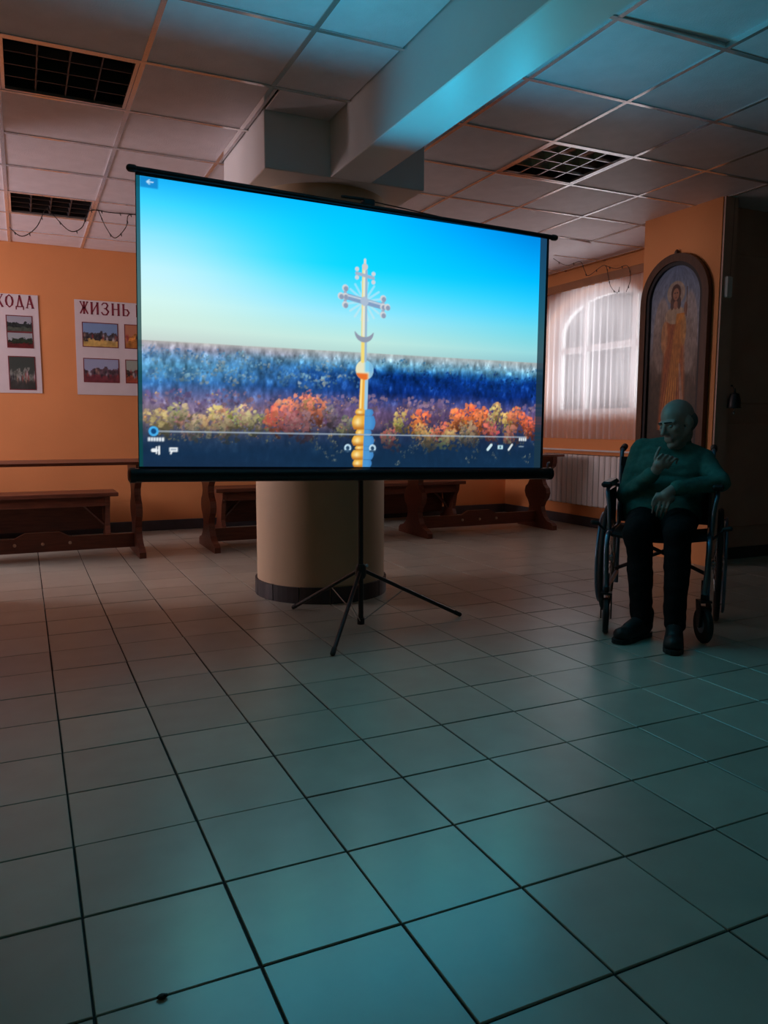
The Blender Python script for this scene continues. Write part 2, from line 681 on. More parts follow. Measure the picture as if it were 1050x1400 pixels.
# ---- skirting
bm = bmn()
box(bm, XL, XW, YB - 0.018, YB, 0.0, 0.10, 0.003)
struct('baseboard_back', bm, M['base'])
bm = bmn()
box(bm, XW - 0.018, XW, 4.81, YB - 0.018, 0.0, 0.10, 0.003)
struct('baseboard_right', bm, M['base'])
bm = bmn()
box(bm, 4.70, 7.2, 4.198, 4.2145, 0.0, 0.09, 0.003)
struct('baseboard_alcove', bm, M['base'])

# ---- ceiling: slab, rails and boards
bm = bmn()
box(bm, XL - 0.3, 7.45, -3.3, YB + 0.2, HC + 0.09, HC + 0.3)
ceil = struct('ceiling', bm, M['ceil_back'], label='suspended ceiling of square white boards in a rail grid')
CT = 0.591
BX0, BX1 = 1.55, 1.79            # beam sides
ys = [3.128 + CT * k for k in range(-11, 9)]
xsl = [0.56 + CT * k for k in range(-6, 2)] + [BX0]
xsr = [BX1] + [2.201 + CT * k for k in range(0, 9)]
LAMPS = [(0.56 - CT, 0.56, 3.719, 4.31), (0.56 - CT, 0.56, 6.083, 6.674), (2.792, 3.383, 3.719, 4.31)]


def is_lamp(x, y):
    return any(a < x < b and c < y < d2 for a, b, c, d2 in LAMPS)


full_me = None
far_bm = bmn()
for xs in (xsl, xsr):
    for a, b in zip(xs[:-1], xs[1:]):
        for c, d2 in zip(ys[:-1], ys[1:]):
            if c >= YB or d2 < -3.05:
                continue
            d3 = min(d2, YB)
            cx, cy = (a + b) / 2, (c + d3) / 2
            if cx > XW and cy > 4.3:
                continue
            if is_lamp(cx, cy):
                continue
            x0, x1 = max(a, XL), min(b, 7.2)
            if cy > 4.81 and x1 > XW:
                x1 = XW
            if x1 - x0 < 0.02:
                continue
            # cut out the capital block
            if 4.0 < cy < 4.87 and x1 > 1.19 and x0 < 2.12:
                if c < 3.95:
                    e0, e1 = max(x0, 1.19), min(x1, 2.12)
                    tb = bmn()
                    box(tb, e0 + .006, e1 - .006, c + .006, 3.996, HC, HC + 0.012, 0.002)
                    part('ceiling_tile', tb, M['ceil'], ceil)
                if x0 < 1.19:
                    x1 = 1.19
                elif x1 > 2.12:
                    x0 = 2.12
                else:
                    continue
                if x1 - x0 < 0.02:
                    continue
            w, h = x1 - x0 - 0.012, d3 - c - 0.012
            px, py, z = project(((x0 + x1) / 2, cy, HC))
            vis = z > 0.5 and -150 < px < 1200 and -150 < py < 450
            if not vis:
                box(far_bm, x0 + 0.006, x1 - 0.006, c + 0.006, d3 - 0.006, HC, HC + 0.012)
                continue
            full = abs(w - (CT - 0.012)) < 1e-3 and abs(h - (CT - 0.012)) < 1e-3
            if full and full_me is not None:
                me = full_me
                o = bpy.data.objects.new('ceiling_tile', me)
                COL.objects.link(o)
                o.parent = ceil
            else:
                tb = bmn()
                box(tb, -w / 2, w / 2, -h / 2, h / 2, 0, 0.012, 0.002)
                o = part('ceiling_tile', tb, M['ceil'], ceil)
                if full:
                    full_me = o.data
            o.location = ((x0 + x1) / 2, cy, HC + random.uniform(0, 0.0015))
            o.rotation_euler = (random.uniform(-0.003, 0.003), random.uniform(-0.003, 0.003), 0)
            if abs(cx - 4.27) < 0.1 and abs(cy - 5.79) < 0.1:      # the board that has slipped out of its rail
                o.rotation_euler = (0.0, 0.055, 0)
                o.location.z -= 0.006
            if abs(cx - 2.5) < 0.1 and abs(cy - 2.24) < 0.1:
                o.rotation_euler = (0.0, -0.028, 0)
                o.location.z += 0.010
tag(part('ceiling_tile_field', far_bm, M['ceil'], ceil), kind='stuff')


def rail(x0, x1, y0, y1):
    b = bmn()
    box(b, x0, x1, y0, y1, HC - 0.004, HC + 0.03)
    return part('grid_rail', b, M['rail'], ceil)


RW = 0.011
for xs in (xsl, xsr):
    for x in xs:
        if x in (BX0, BX1):
            continue
        y1 = YB if x < XW else 4.2
        if x > 7.15 or x < XL:
            continue
        if 1.19 < x < 2.12:
            rail(x - RW, x + RW, -3.05, 4.0)
            rail(x - RW, x + RW, 4.87, y1)
        else:
            rail(x - RW, x + RW, -3.05, y1)
for y in ys:
    if y < -3.0 or y > YB - 0.05:
        continue
    inblk = 4.0 < y < 4.87
    b = rail(XL, 1.19 if inblk else BX0, y - RW, y + RW)
    b.location.z = -0.0008
    b = rail(2.12 if inblk else BX1, 7.2 if y < 4.2 else (XP if y < 4.81 else XW), y - RW, y + RW)
    b.location.z = -0.0008

# ---- beam, capital block and round column
bm = bmn()
box(bm, BX0, BX1, -3.05, 4.0, 2.345, HC + 0.09, 0.004)
box(bm, BX0, BX1, 4.87, YB, 2.345, HC + 0.09, 0.004)
tag(part('ceiling_beam', bm, M['beam']), 'white boxed beam running along the ceiling to the column', kind='structure')
bm = bmn()
box(bm, 1.19, 2.12, 4.0, 4.87, 2.345, HC + 0.09, 0.004)
tag(part('column_capital', bm, M['beam']), 'square white capital block on top of the round column', kind='structure')
CCX, CCY, CR = 1.66, 4.48, 0.395
bm = bmn()
lathe(bm, [(CR, 0.0), (CR, 2.345)], (CCX, CCY, 0), 'Z', 72)
column = tag(part('column', bm, M['wall_pale'], None, 'auto'), 'thick round cream column behind the projection screen', kind='structure')
nseg = 14
for k in range(nseg):
    a0, a1 = 2 * math.pi * k / nseg + 0.008, 2 * math.pi * (k + 1) / nseg - 0.008
    poly_o = [(CCX + (CR + 0.014) * math.cos(a0 + (a1 - a0) * t / 5), CCY + (CR + 0.014) * math.sin(a0 + (a1 - a0) * t / 5)) for t in range(6)]
    poly_i = [(CCX + (CR - 0.004) * math.cos(a0 + (a1 - a0) * t / 5), CCY + (CR - 0.004) * math.sin(a0 + (a1 - a0) * t / 5)) for t in range(5, -1, -1)]
    bm = bmn()
    prism(bm, poly_o + poly_i, 'Z', 0.0, 0.095 + 0.001 * (k % 2))
    part('skirting_tile', bm, M['base'], column)

# ---- windows


def window(name, x, side, cy, label):
    """x: plane of the frame; side +1: outside is towards +x"""
    w = empty(name, (x, cy, AZ0))
    tag(w, label, kind='structure')

    def apts(a, zs, b, z0):
        return [(-a, z0), (a, z0)] + [(a * math.cos(math.pi * k / 16), zs + b * math.sin(math.pi * k / 16)) for k in range(17)]
    zs = AZS - AZ0
    b = bmn()
    o_ = apts(AA, zs, AB, 0)
    i_ = apts(AA - 0.06, zs, AB - 0.06, 0.06)
    ring_prism(b, o_, i_, 'X', -0.03, 0.03)
    part('window_frame', b, M['white'], w)
    for yy in (-0.36, 0.36):
        b = bmn()
        top = zs + AB * math.sqrt(1 - (yy / AA) ** 2) - 0.03
        box(b, -0.025, 0.025, yy - 0.03, yy + 0.03, 0.05, top, 0.004)
        part('mullion', b, M['white'], w)
    for y0, y1 in ((-0.75, -0.39), (-0.33, 0.33), (0.39, 0.75)):
        b = bmn()
        box(b, -0.024, 0.024, y0, y1, 0.66, 0.72, 0.004)
        part('transom', b, M['white'], w)
        b = bmn()
        box(b, -0.004, 0.004, y0, y1, 0.05, 0.665)
        part('pane', b, M['glass'], w)
        b = bmn()
        ya, yb = max(y0, -AA + 0.03), min(y1, AA - 0.03)
        top = []
        for k in range(9):
            yy = yb + (ya - yb) * k / 8
            top.append((yy, zs + (AB - 0.03) * math.sqrt(max(0, 1 - (yy / (AA - 0.03)) ** 2))))
        prism(b, [(ya, 0.715), (yb, 0.715)] + top, 'X', -0.004, 0.004)
        part('pane', b, M['glass'], w)
    return w


window('window_1', XW + 0.20, 1, AY, 'arched white-framed window behind the sheer curtain')
window('window_2', XL - 0.20, -1, 6.5, 'arched window in the left side wall')
bm = bmn()
box(bm, XW - 0.05, XW + 0.002, 4.83, 7.35, 0.772, 0.788, 0.003)
struct('trim_1', bm, M['white'], label='thin pale shelf strip on the wall above the radiator')

# ================================================================== PROJECTION SCREEN
S_BL, S_BR, S_TL = np.array([.462, 3.476, .844]), np.array([2.569, 3.464, .795]), np.array([.491, 3.504, 2.081])
POLE = np.array([1.525, 3.535, 0.0])
scr = empty('projection_screen', tuple(POLE))
tag(scr, 'large tripod projection screen lit by a blue sky, golden cross and autumn forest picture', 'screen')


def loc_s(p):
    return tuple(np.asarray(p, float) - POLE)


def screen_pt(u, v, off=0.0):
    p = S_BL + (S_BR - S_BL) * u + (S_TL - S_BL) * v
    return p + off * np.array([0.006, -0.9997, 0.022])


def paint_screen():
    NU, NV = 500, 300
    W, Hh = 2.1076, 1.2377
    u = np.linspace(0, 1, NU)[None, :].repeat(NV, 0)
    v = np.linspace(0, 1, NV)[:, None].repeat(NU, 1)
    X, Y = u * W, v * Hh
    px = W / NU
    hor = 0.443 + 0.018 * u
    t = np.clip((v - hor) / (1 - hor), 0, 1)

    def col(stops):
        tt = [s[0] for s in stops]
        return np.stack([np.interp(t, tt, [s[1][k] for s in stops]) for k in range(3)], -1)
    A = col([(0, (196, 210, 205)), (.10, (206, 232, 222)), (.25, (208, 242, 232)), (.45, (190, 240, 242)), (.65, (140, 228, 250)), (.85, (62, 212, 252)), (1, (25, 175, 235))])
    B = col([(0, (178, 215, 210)), (.08, (190, 230, 222)), (.25, (155, 230, 238)), (.42, (90, 222, 250)), (.6, (10, 212, 255)), (.8, (0, 205, 255)), (1, (0, 192, 255))])
    C = col([(0, (140, 196, 205)), (.08, (150, 215, 220)), (.28, (105, 214, 232)), (.45, (50, 205, 243)), (.65, (0, 185, 245)), (1, (0, 135, 225))])
    ku = np.clip(u / 0.5, 0, 1)[..., None]
    kr = np.clip((u - 0.5) / 0.48, 0, 1)[..., None]
    ku = ku * ku * (3 - 2 * ku)
    img = A * (1 - ku) + B * ku
    img = img * (1 - kr) + C * kr
    # ---- forest below the horizon
    n1 = vnoise(NV, NU, 30, 30, 4, 1)
    n2 = vnoise(NV, NU, 34, 110, 3, 2)
    n3 = vnoise(NV, NU, 12, 9, 4, 3)
    nf = vnoise(NV, NU, 90, 140, 2, 9)
    d = (hor - v) / hor                      # 0 at horizon, 1 at bottom

    def ramp(stops):
        tt = [s[0] for s in stops]
        dd = d + (n3 - .5) * 0.10 * np.clip(d * 6, 0, 1)
        return np.stack([np.interp(dd, tt, [s[1][k] for s in stops]) for k in range(3)], -1)
    L = ramp([(0, (176, 172, 170)), (.05, (150, 150, 170)), (.12, (95, 140, 180)), (.2, (80, 140, 178)), (.32, (50, 100, 155)), (.42, (85, 95, 140)), (.5, (120, 105, 135)), (.58, (120, 105, 115)), (.68, (80, 78, 95)), (.78, (42, 58, 84)), (.9, (26, 48, 78)), (1, (30, 44, 70))])
    R = ramp([(0, (170, 178, 178)), (.05, (140, 165, 178)), (.1, (90, 145, 175)), (.15, (30, 90, 150)), (.2, (8, 50, 125)), (.33, (12, 42, 112)), (.42, (60, 66, 120)), (.5, (95, 76, 115)), (.6, (80, 62, 90)), (.7, (40, 48, 80)), (.85, (18, 42, 72)), (1, (16, 48, 76))])
    kk = np.clip((u - 0.15) / 0.4 + (n3 - .5) * .8, 0, 1)[..., None]
    F = L * (1 - kk) + R * kk
    tex = (0.62 * n2 + 0.38 * n1 - 0.5)
    amp = np.interp(d, [0, .06, .15, .4, 1], [.25, 1.0, 1.1, .7, .35])
    F = F * (1 + (tex * amp * 1.5)[..., None])
    F += (np.clip(tex - .12, 0, 1) * amp * 180)[..., None] * np.array([.8, 1.0, .8])
    k = np.clip((hor - v) * Hh / px + 0.5, 0, 1)[..., None]
    img = img * (1 - k) + F * k

    def blend(mask, c):
        m = np.clip(mask, 0, 1)[..., None]
        img[:] = img * (1 - m) + np.array(c, float) * m
    # ---- tree crowns, back to front
    rs = np.random.RandomState(5)

    def crown(cx, cy, r, c, jag=0.5, dens=26, tall=1.0):
        for q in range(dens):
            a = rs.rand() * 6.28
            rr = r * math.sqrt(rs.rand()) * 0.9
            bx, by = cx + rr * math.cos(a), cy + rr * math.sin(a) * 0.8 * tall
            br = r * rs.uniform(.07, .22)
            sh = 0.62 + 0.55 * np.clip((by - cy) / r * .5 + .5, 0, 1) + rs.uniform(-.14, .14)
            i0, i1 = int((by - br) / Hh * NV), int((by + br) / Hh * NV) + 2
            j0, j1 = int((bx - br) / W * NU), int((bx + br) / W * NU) + 2
            i0, j0, i1, j1 = max(i0, 0), max(j0, 0), min(i1, NV), min(j1, NU)
            if i0 >= i1 or j0 >= j1:
                continue
            dd = np.hypot(X[i0:i1, j0:j1] - bx, Y[i0:i1, j0:j1] - by) + (nf[i0:i1, j0:j1] - .5) * br * 2.6
            m = (np.clip((br - dd) / px / 1.5 + .5, 0, 1) * 0.75)[..., None]
            img[i0:i1, j0:j1] = img[i0:i1, j0:j1] * (1 - m) + np.array(c) * sh * m
    for q in range(240):                       # hazy far crowns
        uu, dd = rs.rand(), rs.uniform(.05, .30)
        vv = (0.443 + .018 * uu) * (1 - dd)
        if uu < .5:
            c = [(120, 160, 180), (90, 140, 175), (150, 165, 170), (70, 120, 170)][rs.randint(4)]
        else:
            c = [(120, 170, 182), (100, 150, 175), (80, 135, 170), (60, 118, 160)][rs.randint(4)] if dd < .13 else [(10, 45, 118), (16, 58, 130)][rs.randint(2)]
        crown(uu * W, vv * Hh, 0.015 + .05 * dd, c, dens=7)
    for q in range(60):                        # mauve belt
        uu = rs.rand()
        crown(uu * W, (0.232 + rs.uniform(-.02, .03)) * Hh, .05, [(126, 106, 138), (112, 92, 128), (100, 84, 126), (140, 112, 132)][rs.randint(4)], dens=9)
    spec = [(.03, .16, .06, (178, 160, 110)), (.075, .19, .055, (168, 150, 120)), (.11, .15, .06, (165, 145, 120)), (.155, .185, .06, (205, 185, 120)), (.17, .15, .07, (150, 135, 105)),
            (.205, .19, .05, (190, 172, 118)), (.235, .17, .055, (160, 150, 110)), (.285, .175, .07, (205, 118, 90)), (.315, .20, .08, (215, 120, 92)), (.355, .235, .07, (218, 128, 96)), (.385, .225, .07, (200, 116, 92)), (.34, .16, .08, (140, 92, 96)), (.42, .20, .05, (120, 104, 120)),
            (.60, .19, .05, (180, 158, 96)), (.575, .12, .05, (170, 90, 82)), (.655, .17, .07, (220, 120, 70)), (.675, .13, .06, (196, 150, 90)), (.715, .15, .06, (205, 110, 82)), (.76, .20, .06, (225, 122, 74)), (.80, .215, .075, (222, 112, 66)), (.835, .20, .06, (214, 116, 72)), (.86, .16, .06, (190, 96, 84)), (.875, .235, .045, (190, 170, 105)), (.905, .20, .05, (200, 165, 96)), (.935, .215, .055, (214, 122, 84)), (.965, .20, .055, (220, 104, 66)), (.985, .18, .05, (205, 92, 70)), (.79, .15, .07, (150, 122, 96)), (.74, .12, .05, (170, 140, 90)), (.92, .15, .05, (160, 100, 86)), (.46, .16, .04, (120, 112, 100))]
    for uu, vv, r, c in spec:
        for q in range(4):
            crown((uu + rs.uniform(-.018, .018)) * W, (vv + rs.uniform(-.03, .03)) * Hh, r * rs.uniform(.45, .8), tuple(k2 * rs.uniform(.8, 1.1) for k2 in c), dens=44, tall=1.3)
        crown((uu + .012) * W, (vv - .03) * Hh, r * .9, tuple(.55 * q for q in c), dens=26)
        crown(uu * W, (vv + .012) * Hh, r * .85, tuple(min(255, 1.12 * q) for q in c), dens=26)
    for q in range(26):                        # slender pale trees rising out of the dark foreground
        uu, vv = rs.choice([.09, .17, .25, .41, .44, .595, .64, .68, .72, .78, .85, .9, .95]) + rs.uniform(-.03, .03), rs.uniform(.10, .19)
        for s in range(5):
            crown(uu * W + rs.uniform(-.015, .015), (vv - s * .014) * Hh, .016, [(150, 140, 100), (120, 115, 90), (90, 95, 85)][rs.randint(3)], dens=6)
    for q in range(240):                       # twigs catching light
        uu, vv = rs.rand(), rs.uniform(.09, .27)
        crown(uu * W, vv * Hh, .009, [(225, 190, 120), (235, 150, 100), (120, 120, 110), (40, 55, 80)][rs.randint(4)], dens=3)
    # dark player strip over the bottom
    s = np.clip((0.150 - v) / 0.10, 0, 1) * (0.62 + .1 * n3)
    blend(s, (20, 46, 74))
    for uu, vv in ((.40, .06), (.425, .045), (.44, .075), (.62, .05), (.64, .07), (.60, .03), (.82, .05), (.80, .03), (.97, .05), (.985, .04), (.88, .06)):
        for s in range(4):
            crown((uu + rs.uniform(-.012, .012)) * W, (vv + rs.uniform(-.02, .02)) * Hh, .010, (116, 124, 116), dens=4)

    # ---- spire and cross
    def seg(x0, y0, x1, y1, w):
        dx, dy = x1 - x0, y1 - y0
        L2 = dx * dx + dy * dy
        tt = np.clip(((X - x0) * dx + (Y - y0) * dy) / L2, 0, 1)
        dd = np.hypot(X - x0 - tt * dx, Y - y0 - tt * dy)
        return np.clip((w / 2 - dd) / px + .5, 0, 1)

    def disc(x, y, r, ry=None):
        ry = ry or r
        return np.clip((1 - np.hypot((X - x) / r, (Y - y) / ry)) * r / px + .5, 0, 1)
    PX = lambda a: a * W
    PY = lambda a: a * Hh
    gold, pale, blue, grey = (238, 214, 120), (226, 226, 205), (132, 180, 218), (150, 172, 200)
    cxx = 0.505
    # rays
    for k in range(16):
        a = 2 * math.pi * (k + .5) / 16
        blend(seg(PX(cxx), PY(.652), PX(cxx) + .092 * math.cos(a), PY(.652) + .092 * math.sin(a), .011) * .55, (206, 226, 228))
    # tower below the ball
    zones = [(.231, .205, .034), (.205, .150, .044), (.150, .125, .030), (.125, .085, .042), (.085, .068, .030), (.068, .030, .042), (.030, 0.0, .036)]
    xb = lambda vv: .4985 + (vv) * .02 + .006
    for a, b_, w in zones:
        m = np.clip((PY(a) - Y) / px + .5, 0, 1) * np.clip((Y - PY(b_)) / px + .5, 0, 1)
        xc = PX(xb(v))
        bulge = w * (1 + .22 * np.sin((v - b_) / (a - b_) * math.pi)) * 1.25
        left = m * np.clip((X - (xc - bulge)) / px + .5, 0, 1) * np.clip((xc + .002 - X) / px + .5, 0, 1)
        right = m * np.clip((xc + bulge * .9 - X) / px + .5, 0, 1) * np.clip((X - xc) / px + .5, 0, 1)
        blend(left, (228, 168, 62))
        hi = left * np.clip(np.sin((v - b_) / (a - b_) * math.pi) * 1.2 - .25, 0, 1) * np.clip(1 - abs(X - (xc - bulge * .55)) / (bulge * .4), 0, 1)
        blend(hi, (250, 232, 170))
        lo = left * np.clip(1 - (v - b_) / (a - b_) * 2.2, 0, 1) * .75
        blend(lo, (160, 84, 28))
        blend(right, (74, 146, 206))
        blend(right * np.clip((X - xc - bulge * .5) / (bulge * .4), 0, 1) * .6, (52, 112, 178))
    blend(seg(PX(.5005), PY(.235), PX(.504), PY(.36), .030), (232, 170, 70))
    blend(seg(PX(.4975), PY(.235), PX(.5), PY(.36), .008), (250, 226, 150))
    blend(seg(PX(.511), PY(.235), PX(.513), PY(.36), .018), (150, 196, 226))
    # ball
    bx, by, br = PX(.507), PY(.385), .048
    D = disc(bx, by, br)
    blend(D, (226, 222, 190))
    blend(D * np.clip((X - bx) / px * .3 + .4, 0, 1) * np.clip((Y - by + .01) / px * .3 + .5, 0, 1), (128, 200, 232))
    blend(D * np.clip((by - .012 - Y) / .01, 0, 1) * np.clip((bx + .026 - X) / .015, 0, 1), (226, 110, 44))
    blend(D * np.clip((X - bx - .02) / .01, 0, 1) * .8, (120, 178, 216))
    # shaft
    blend(seg(PX(.502), PY(.42), PX(.503), PY(.78), .020), gold)
    blend(seg(PX(.503), PY(.52), PX(.504), PY(.78), .014), pale)
    blend(seg(PX(.5095), PY(.42), PX(.509), PY(.77), .012), (150, 180, 205))
    # crescent
    th = np.arctan2(Y - PY(.545), X - PX(.505))
    rad = np.hypot((X - PX(.505)), (Y - PY(.545)))
    wid = .013 * np.clip(1 - ((th + math.pi / 2) / 1.35) ** 2, 0, 1)
    blend(np.clip((wid - abs(rad - .052)) / px + .5, 0, 1) * (wid > .0015), (142, 150, 168))
    # main bar, upper bar, ornaments
    blend(seg(PX(.460), PY(.664), PX(.550), PY(.639), .030), (128, 156, 192))
    blend(seg(PX(.460), PY(.669), PX(.550), PY(.646), .008), (190, 206, 220))
    blend(seg(PX(.484), PY(.757), PX(.527), PY(.745), .016), (160, 178, 200))
    for (a, b_) in ((.456, .664), (.553, .638)):
        blend(seg(PX(a), PY(b_ - .028), PX(a), PY(b_ + .028), .016), (150, 166, 192))
        for du, dv in ((0, 0), (0, .032), (0, -.032), (-.011 if a < .5 else .011, 0)):
            blend(disc(PX(a + du), PY(b_ + dv), .0165), (206, 210, 214))
            blend(disc(PX(a + du) + .004, PY(b_ + dv) - .004, .012), (140, 154, 178), )
    for (a, b_) in ((.485, .757), (.527, .745)):
        for dv in (.016, -.016):
            blend(disc(PX(a), PY(b_ + dv), .011), (205, 210, 216))
    blend(disc(PX(.505), PY(.652), .022), (168, 186, 208))
    blend(seg(PX(.505), PY(.775), PX(.505), PY(.812), .012), (222, 214, 206))
    blend(disc(PX(.505), PY(.785), .016), (205, 200, 200))

    # ---- player controls
    def rect(u0, u1, v0, v1, c, a=1.0):
        m = np.clip((X - PX(u0)) / px + .5, 0, 1) * np.clip((PX(u1) - X) / px + .5, 0, 1) * np.clip((Y - PY(v0)) / px + .5, 0, 1) * np.clip((PY(v1) - Y) / px + .5, 0, 1)
        blend(m * a, c)
    blend(seg(PX(.022), PY(.1255), PX(.973), PY(.134), .0065) * .8, (168, 184, 198))
    blend(disc(PX(.022), PY(.1255), .022), (70, 170, 230))
    blend(disc(PX(.022), PY(.1255), .012), (20, 70, 120))
    for k in range(6):
        rect(.010 + k * .0058, .0148 + k * .0058, .090, .104, (222, 228, 232))
    for k in range(4):
        rect(.950 + k * .0062, .9552 + k * .0062, .117, .131, (214, 222, 226))
    blend(seg(PX(.020), PY(.058), PX(.027), PY(.058), .016), (232, 236, 238))
    blend(seg(PX(.0275), PY(.047), PX(.0275), PY(.070), .006), (232, 236, 238))
    blend(seg(PX(.033), PY(.045), PX(.033), PY(.071), .008), (232, 236, 238))
    rect(.054, .072, .053, .069, (228, 233, 236))
    rect(.057, .069, .060, .063, (90, 110, 130))
    blend(seg(PX(.0575), PY(.047), PX(.059), PY(.054), .008), (228, 233, 236))
    for a in (.466, .530):
        blend(disc(PX(a), PY(.076), .019), (190, 220, 236))
        blend(disc(PX(a), PY(.076), .010), (40, 70, 100))
        blend(seg(PX(a) - .012, PY(.064), PX(a) + .012, PY(.064), .009), (40, 70, 100))
    blend(seg(PX(.855), PY(.078), PX(.865), PY(.097), .016), (200, 225, 230))
    rect(.885, .901, .080, .097, (190, 226, 232))
    blend(disc(PX(.893), PY(.0885), .006), (50, 90, 120))
    blend(seg(PX(.919), PY(.078), PX(.929), PY(.100), .012), (214, 222, 222))
    rect(.950, .966, .0905, .0945, (150, 170, 184))
    rect(0.0, .036, .963, 1.0, (18, 120, 196), .75)
    blend(seg(PX(.014), PY(.983), PX(.026), PY(.983), .005), (190, 224, 240))
    blend(seg(PX(.014), PY(.983), PX(.019), PY(.990), .005), (190, 224, 240))
    blend(seg(PX(.014), PY(.983), PX(.019), PY(.976), .005), (190, 224, 240))
    # picture colours to linear values
    rgb = to_lin(np.clip(img, 0, 255))
    # the projected sky is brighter than the display white in its blue
    hot = np.clip((img[..., 2] - 225) / 30, 0, 1) * np.clip((v - hor) / .12, 0, 1)
    rgb[..., 2] *= 1 + 0.2 * hot
    pos = np.zeros((NV, NU, 3))
    uu = u * 0.976 + 0.003
    vv = v * 0.992 + 0.004
    # the projection overlaps the dark cloth border at both sides
    def side(cols, at, tint):
        g = np.repeat(rgb[:, at:at + 1], cols, 1) * .10 + np.array(tint)
        return g
    lft, rgt = side(2, 0, (.004, .05, .055)), side(4, NU - 1, (.010, .030, .050))
    rgb = np.concatenate([lft, rgb, rgt], 1)
    uu = np.concatenate([np.array([[-.0045, .0028]]).repeat(NV, 0), uu, np.array([[.9792, .985, .992, .999]]).repeat(NV, 0)], 1)
    vv = np.concatenate([vv[:, :2], vv, vv[:, :4]], 1)
    pos = np.zeros((NV, NU + 6, 3))
    for k in range(3):
        pos[..., k] = S_BL[k] + (S_BR - S_BL)[k] * uu + (S_TL - S_BL)[k] * vv - POLE[k]
    pos += np.array([0.006, -0.9997, 0.022]) * 0.0015
    return grid_mesh('picture', pos, rgb)


pic = link('picture', paint_screen(), M['picture'], scr)
tag(pic, 'glowing picture of a golden cross on a spire above an autumn forest')


def slab(name, pts, th, material, parent):
    """closed quad plate: four points (front), thickness th backwards"""
    b = bmn()
    nrm = np.array([0.006, -0.9997, 0.022])
    A = [b.verts.new(loc_s(p)) for p in pts]
    B = [b.verts.new(loc_s(np.asarray(p) - nrm * th)) for p in pts]
    b.faces.new(A)
    b.faces.new(B[::-1])
    for k in range(4):
        b.faces.new((A[k], B[k], B[(k + 1) % 4], A[(k + 1) % 4]))
    return part(name, b, material, parent)


slab('screen_cloth', [screen_pt(-.006, -.012), screen_pt(1.006, -.012), screen_pt(1.006, 1.012), screen_pt(-.006, 1.012)], 0.003, M['black'], scr)
M['border'] = mat('dark_cloth_border', (0.02, 0.035, 0.05), 0.7, var=0.1)
slab('border', [screen_pt(.9995, 0, .0015), screen_pt(1.006, 0, .0015), screen_pt(1.006, 1.0, .0015), screen_pt(.9995, 1.0, .0015)], 0.001, M['border'], scr)
slab('border', [screen_pt(-.006, 0, .0015), screen_pt(-.0048, 0, .0015), screen_pt(-.0048, 1.0, .0015), screen_pt(-.006, 1.0, .0015)], 0.001, M['border'], scr)
bm = bmn()
a, b_ = loc_s((.462, 3.503, 2.101)), loc_s((2.645, 3.490, 2.036))
tube(bm, [a, b_], 0.0125, 12)
tb = part('top_bar', bm, M['black_metal'], scr, 'auto')
for e, s in ((a, -1), (b_, 1)):
    bm = bmn()
    capsule(bm, (e[0] - .012 * s, e[1], e[2]), (e[0] + .004 * s, e[1], e[2]), 0.016, 0.016)
    part('end_cap', bm, M['black'], tb, True)
hs_a, hs_b = np.array([.428, 3.476, .812]), np.array([2.622, 3.463, .7665])
bm = bmn()
tube(bm, [loc_s(hs_a), loc_s(hs_b)], 0.031, 20)
hs = part('case', bm, M['black_metal'], scr, 'auto')
for e, s in ((hs_a, -1), (hs_b, 1)):
    bm = bmn()
    q = loc_s(e)
    tube(bm, [(q[0] - .006 * s, q[1], q[2]), (q[0] + .016 * s, q[1], q[2]), (q[0] + .024 * s, q[1], q[2])], [0.0345, 0.0345, 0.022], 16)
    part('end_cap', bm, M['black'], hs, 'auto')
bm = bmn()
tube(bm, [loc_s((2.60, 3.44, .795)), loc_s((2.60, 3.44, .825)), loc_s((2.612, 3.44, .828))], .006, 8)
part('latch', bm, M['chrome'], hs, 'auto')
bm = bmn()
tube(bm, [(0, 0, .022), (0, 0, 1.15)], .0135, 14)
tube(bm, [(0, 0, 1.10), (0.012, 0, 2.10)], .010, 12)
part('pole', bm, M['black_metal'], scr, 'auto')
bm = bmn()
tube(bm, [(0, 0, .018), (0, 0, .05)], .019, 14)
part('foot_ring', bm, M['black'], scr, 'auto')
bm = bmn()
tube(bm, [(0, 0, .255), (0, 0, .272), (0, 0, .315), (0, 0, .33)], [.020, .028, .028, .019], 14)
hub = part('leg_hub', bm, M['black'], scr, 'auto')
bm = bmn()
tube(bm, [(0.026, -0.004, .318), (0.036, -0.006, .324)], .008, 10)
part('knob', bm, M['chrome'], hub, 'auto')
FEET = [(1.2146, 3.1346), (2.099, 3.518), (1.3355, 4.052)]
for fx, fy in FEET:
    dx, dy = fx - POLE[0], fy - POLE[1]
    L = math.hypot(dx, dy)
    bm = bmn()
    ux, uy = dx / L, dy / L
    tube(bm, [(ux * .022, uy * .022, .292), (dx * .97, dy * .97, .020)], .0105, 10)
    lg = part('leg', bm, M['black_metal'], scr, 'auto')
    bm = bmn()
    capsule(bm, (dx * .955, dy * .955, .026), (dx, dy, .0125), .0125, .0125, 10)
    part('rubber_foot', bm, M['rubber'], lg, True)
    bm = bmn()
    k = .40
    tube(bm, [(ux * .016, uy * .016, .038), (ux * .022 + (dx * .97 - ux * .022) * k, uy * .022 + (dy * .97 - uy * .022) * k, .292 + (.020 - .292) * k - .008)], .003, 6)
    part('brace', bm, M['wire'], scr)
bm = bmn()
box(bm, .012, .075, -.012, .022, 2.085, 2.118, .006)
box(bm, -.10, .03, -.006, .008, 2.108, 2.120, .003)
part('top_hook', bm, M['black'], scr)
bm = bmn()
tube(bm, [(0.07, 0, 2.108), (.24, -.004, 2.094), (.45, -.012, 2.074), (.74, -.03, 2.028)], .0028, 6)
part('cord', bm, M['dark_wire'], scr)

# ================================================================== TABLES AND BENCHES


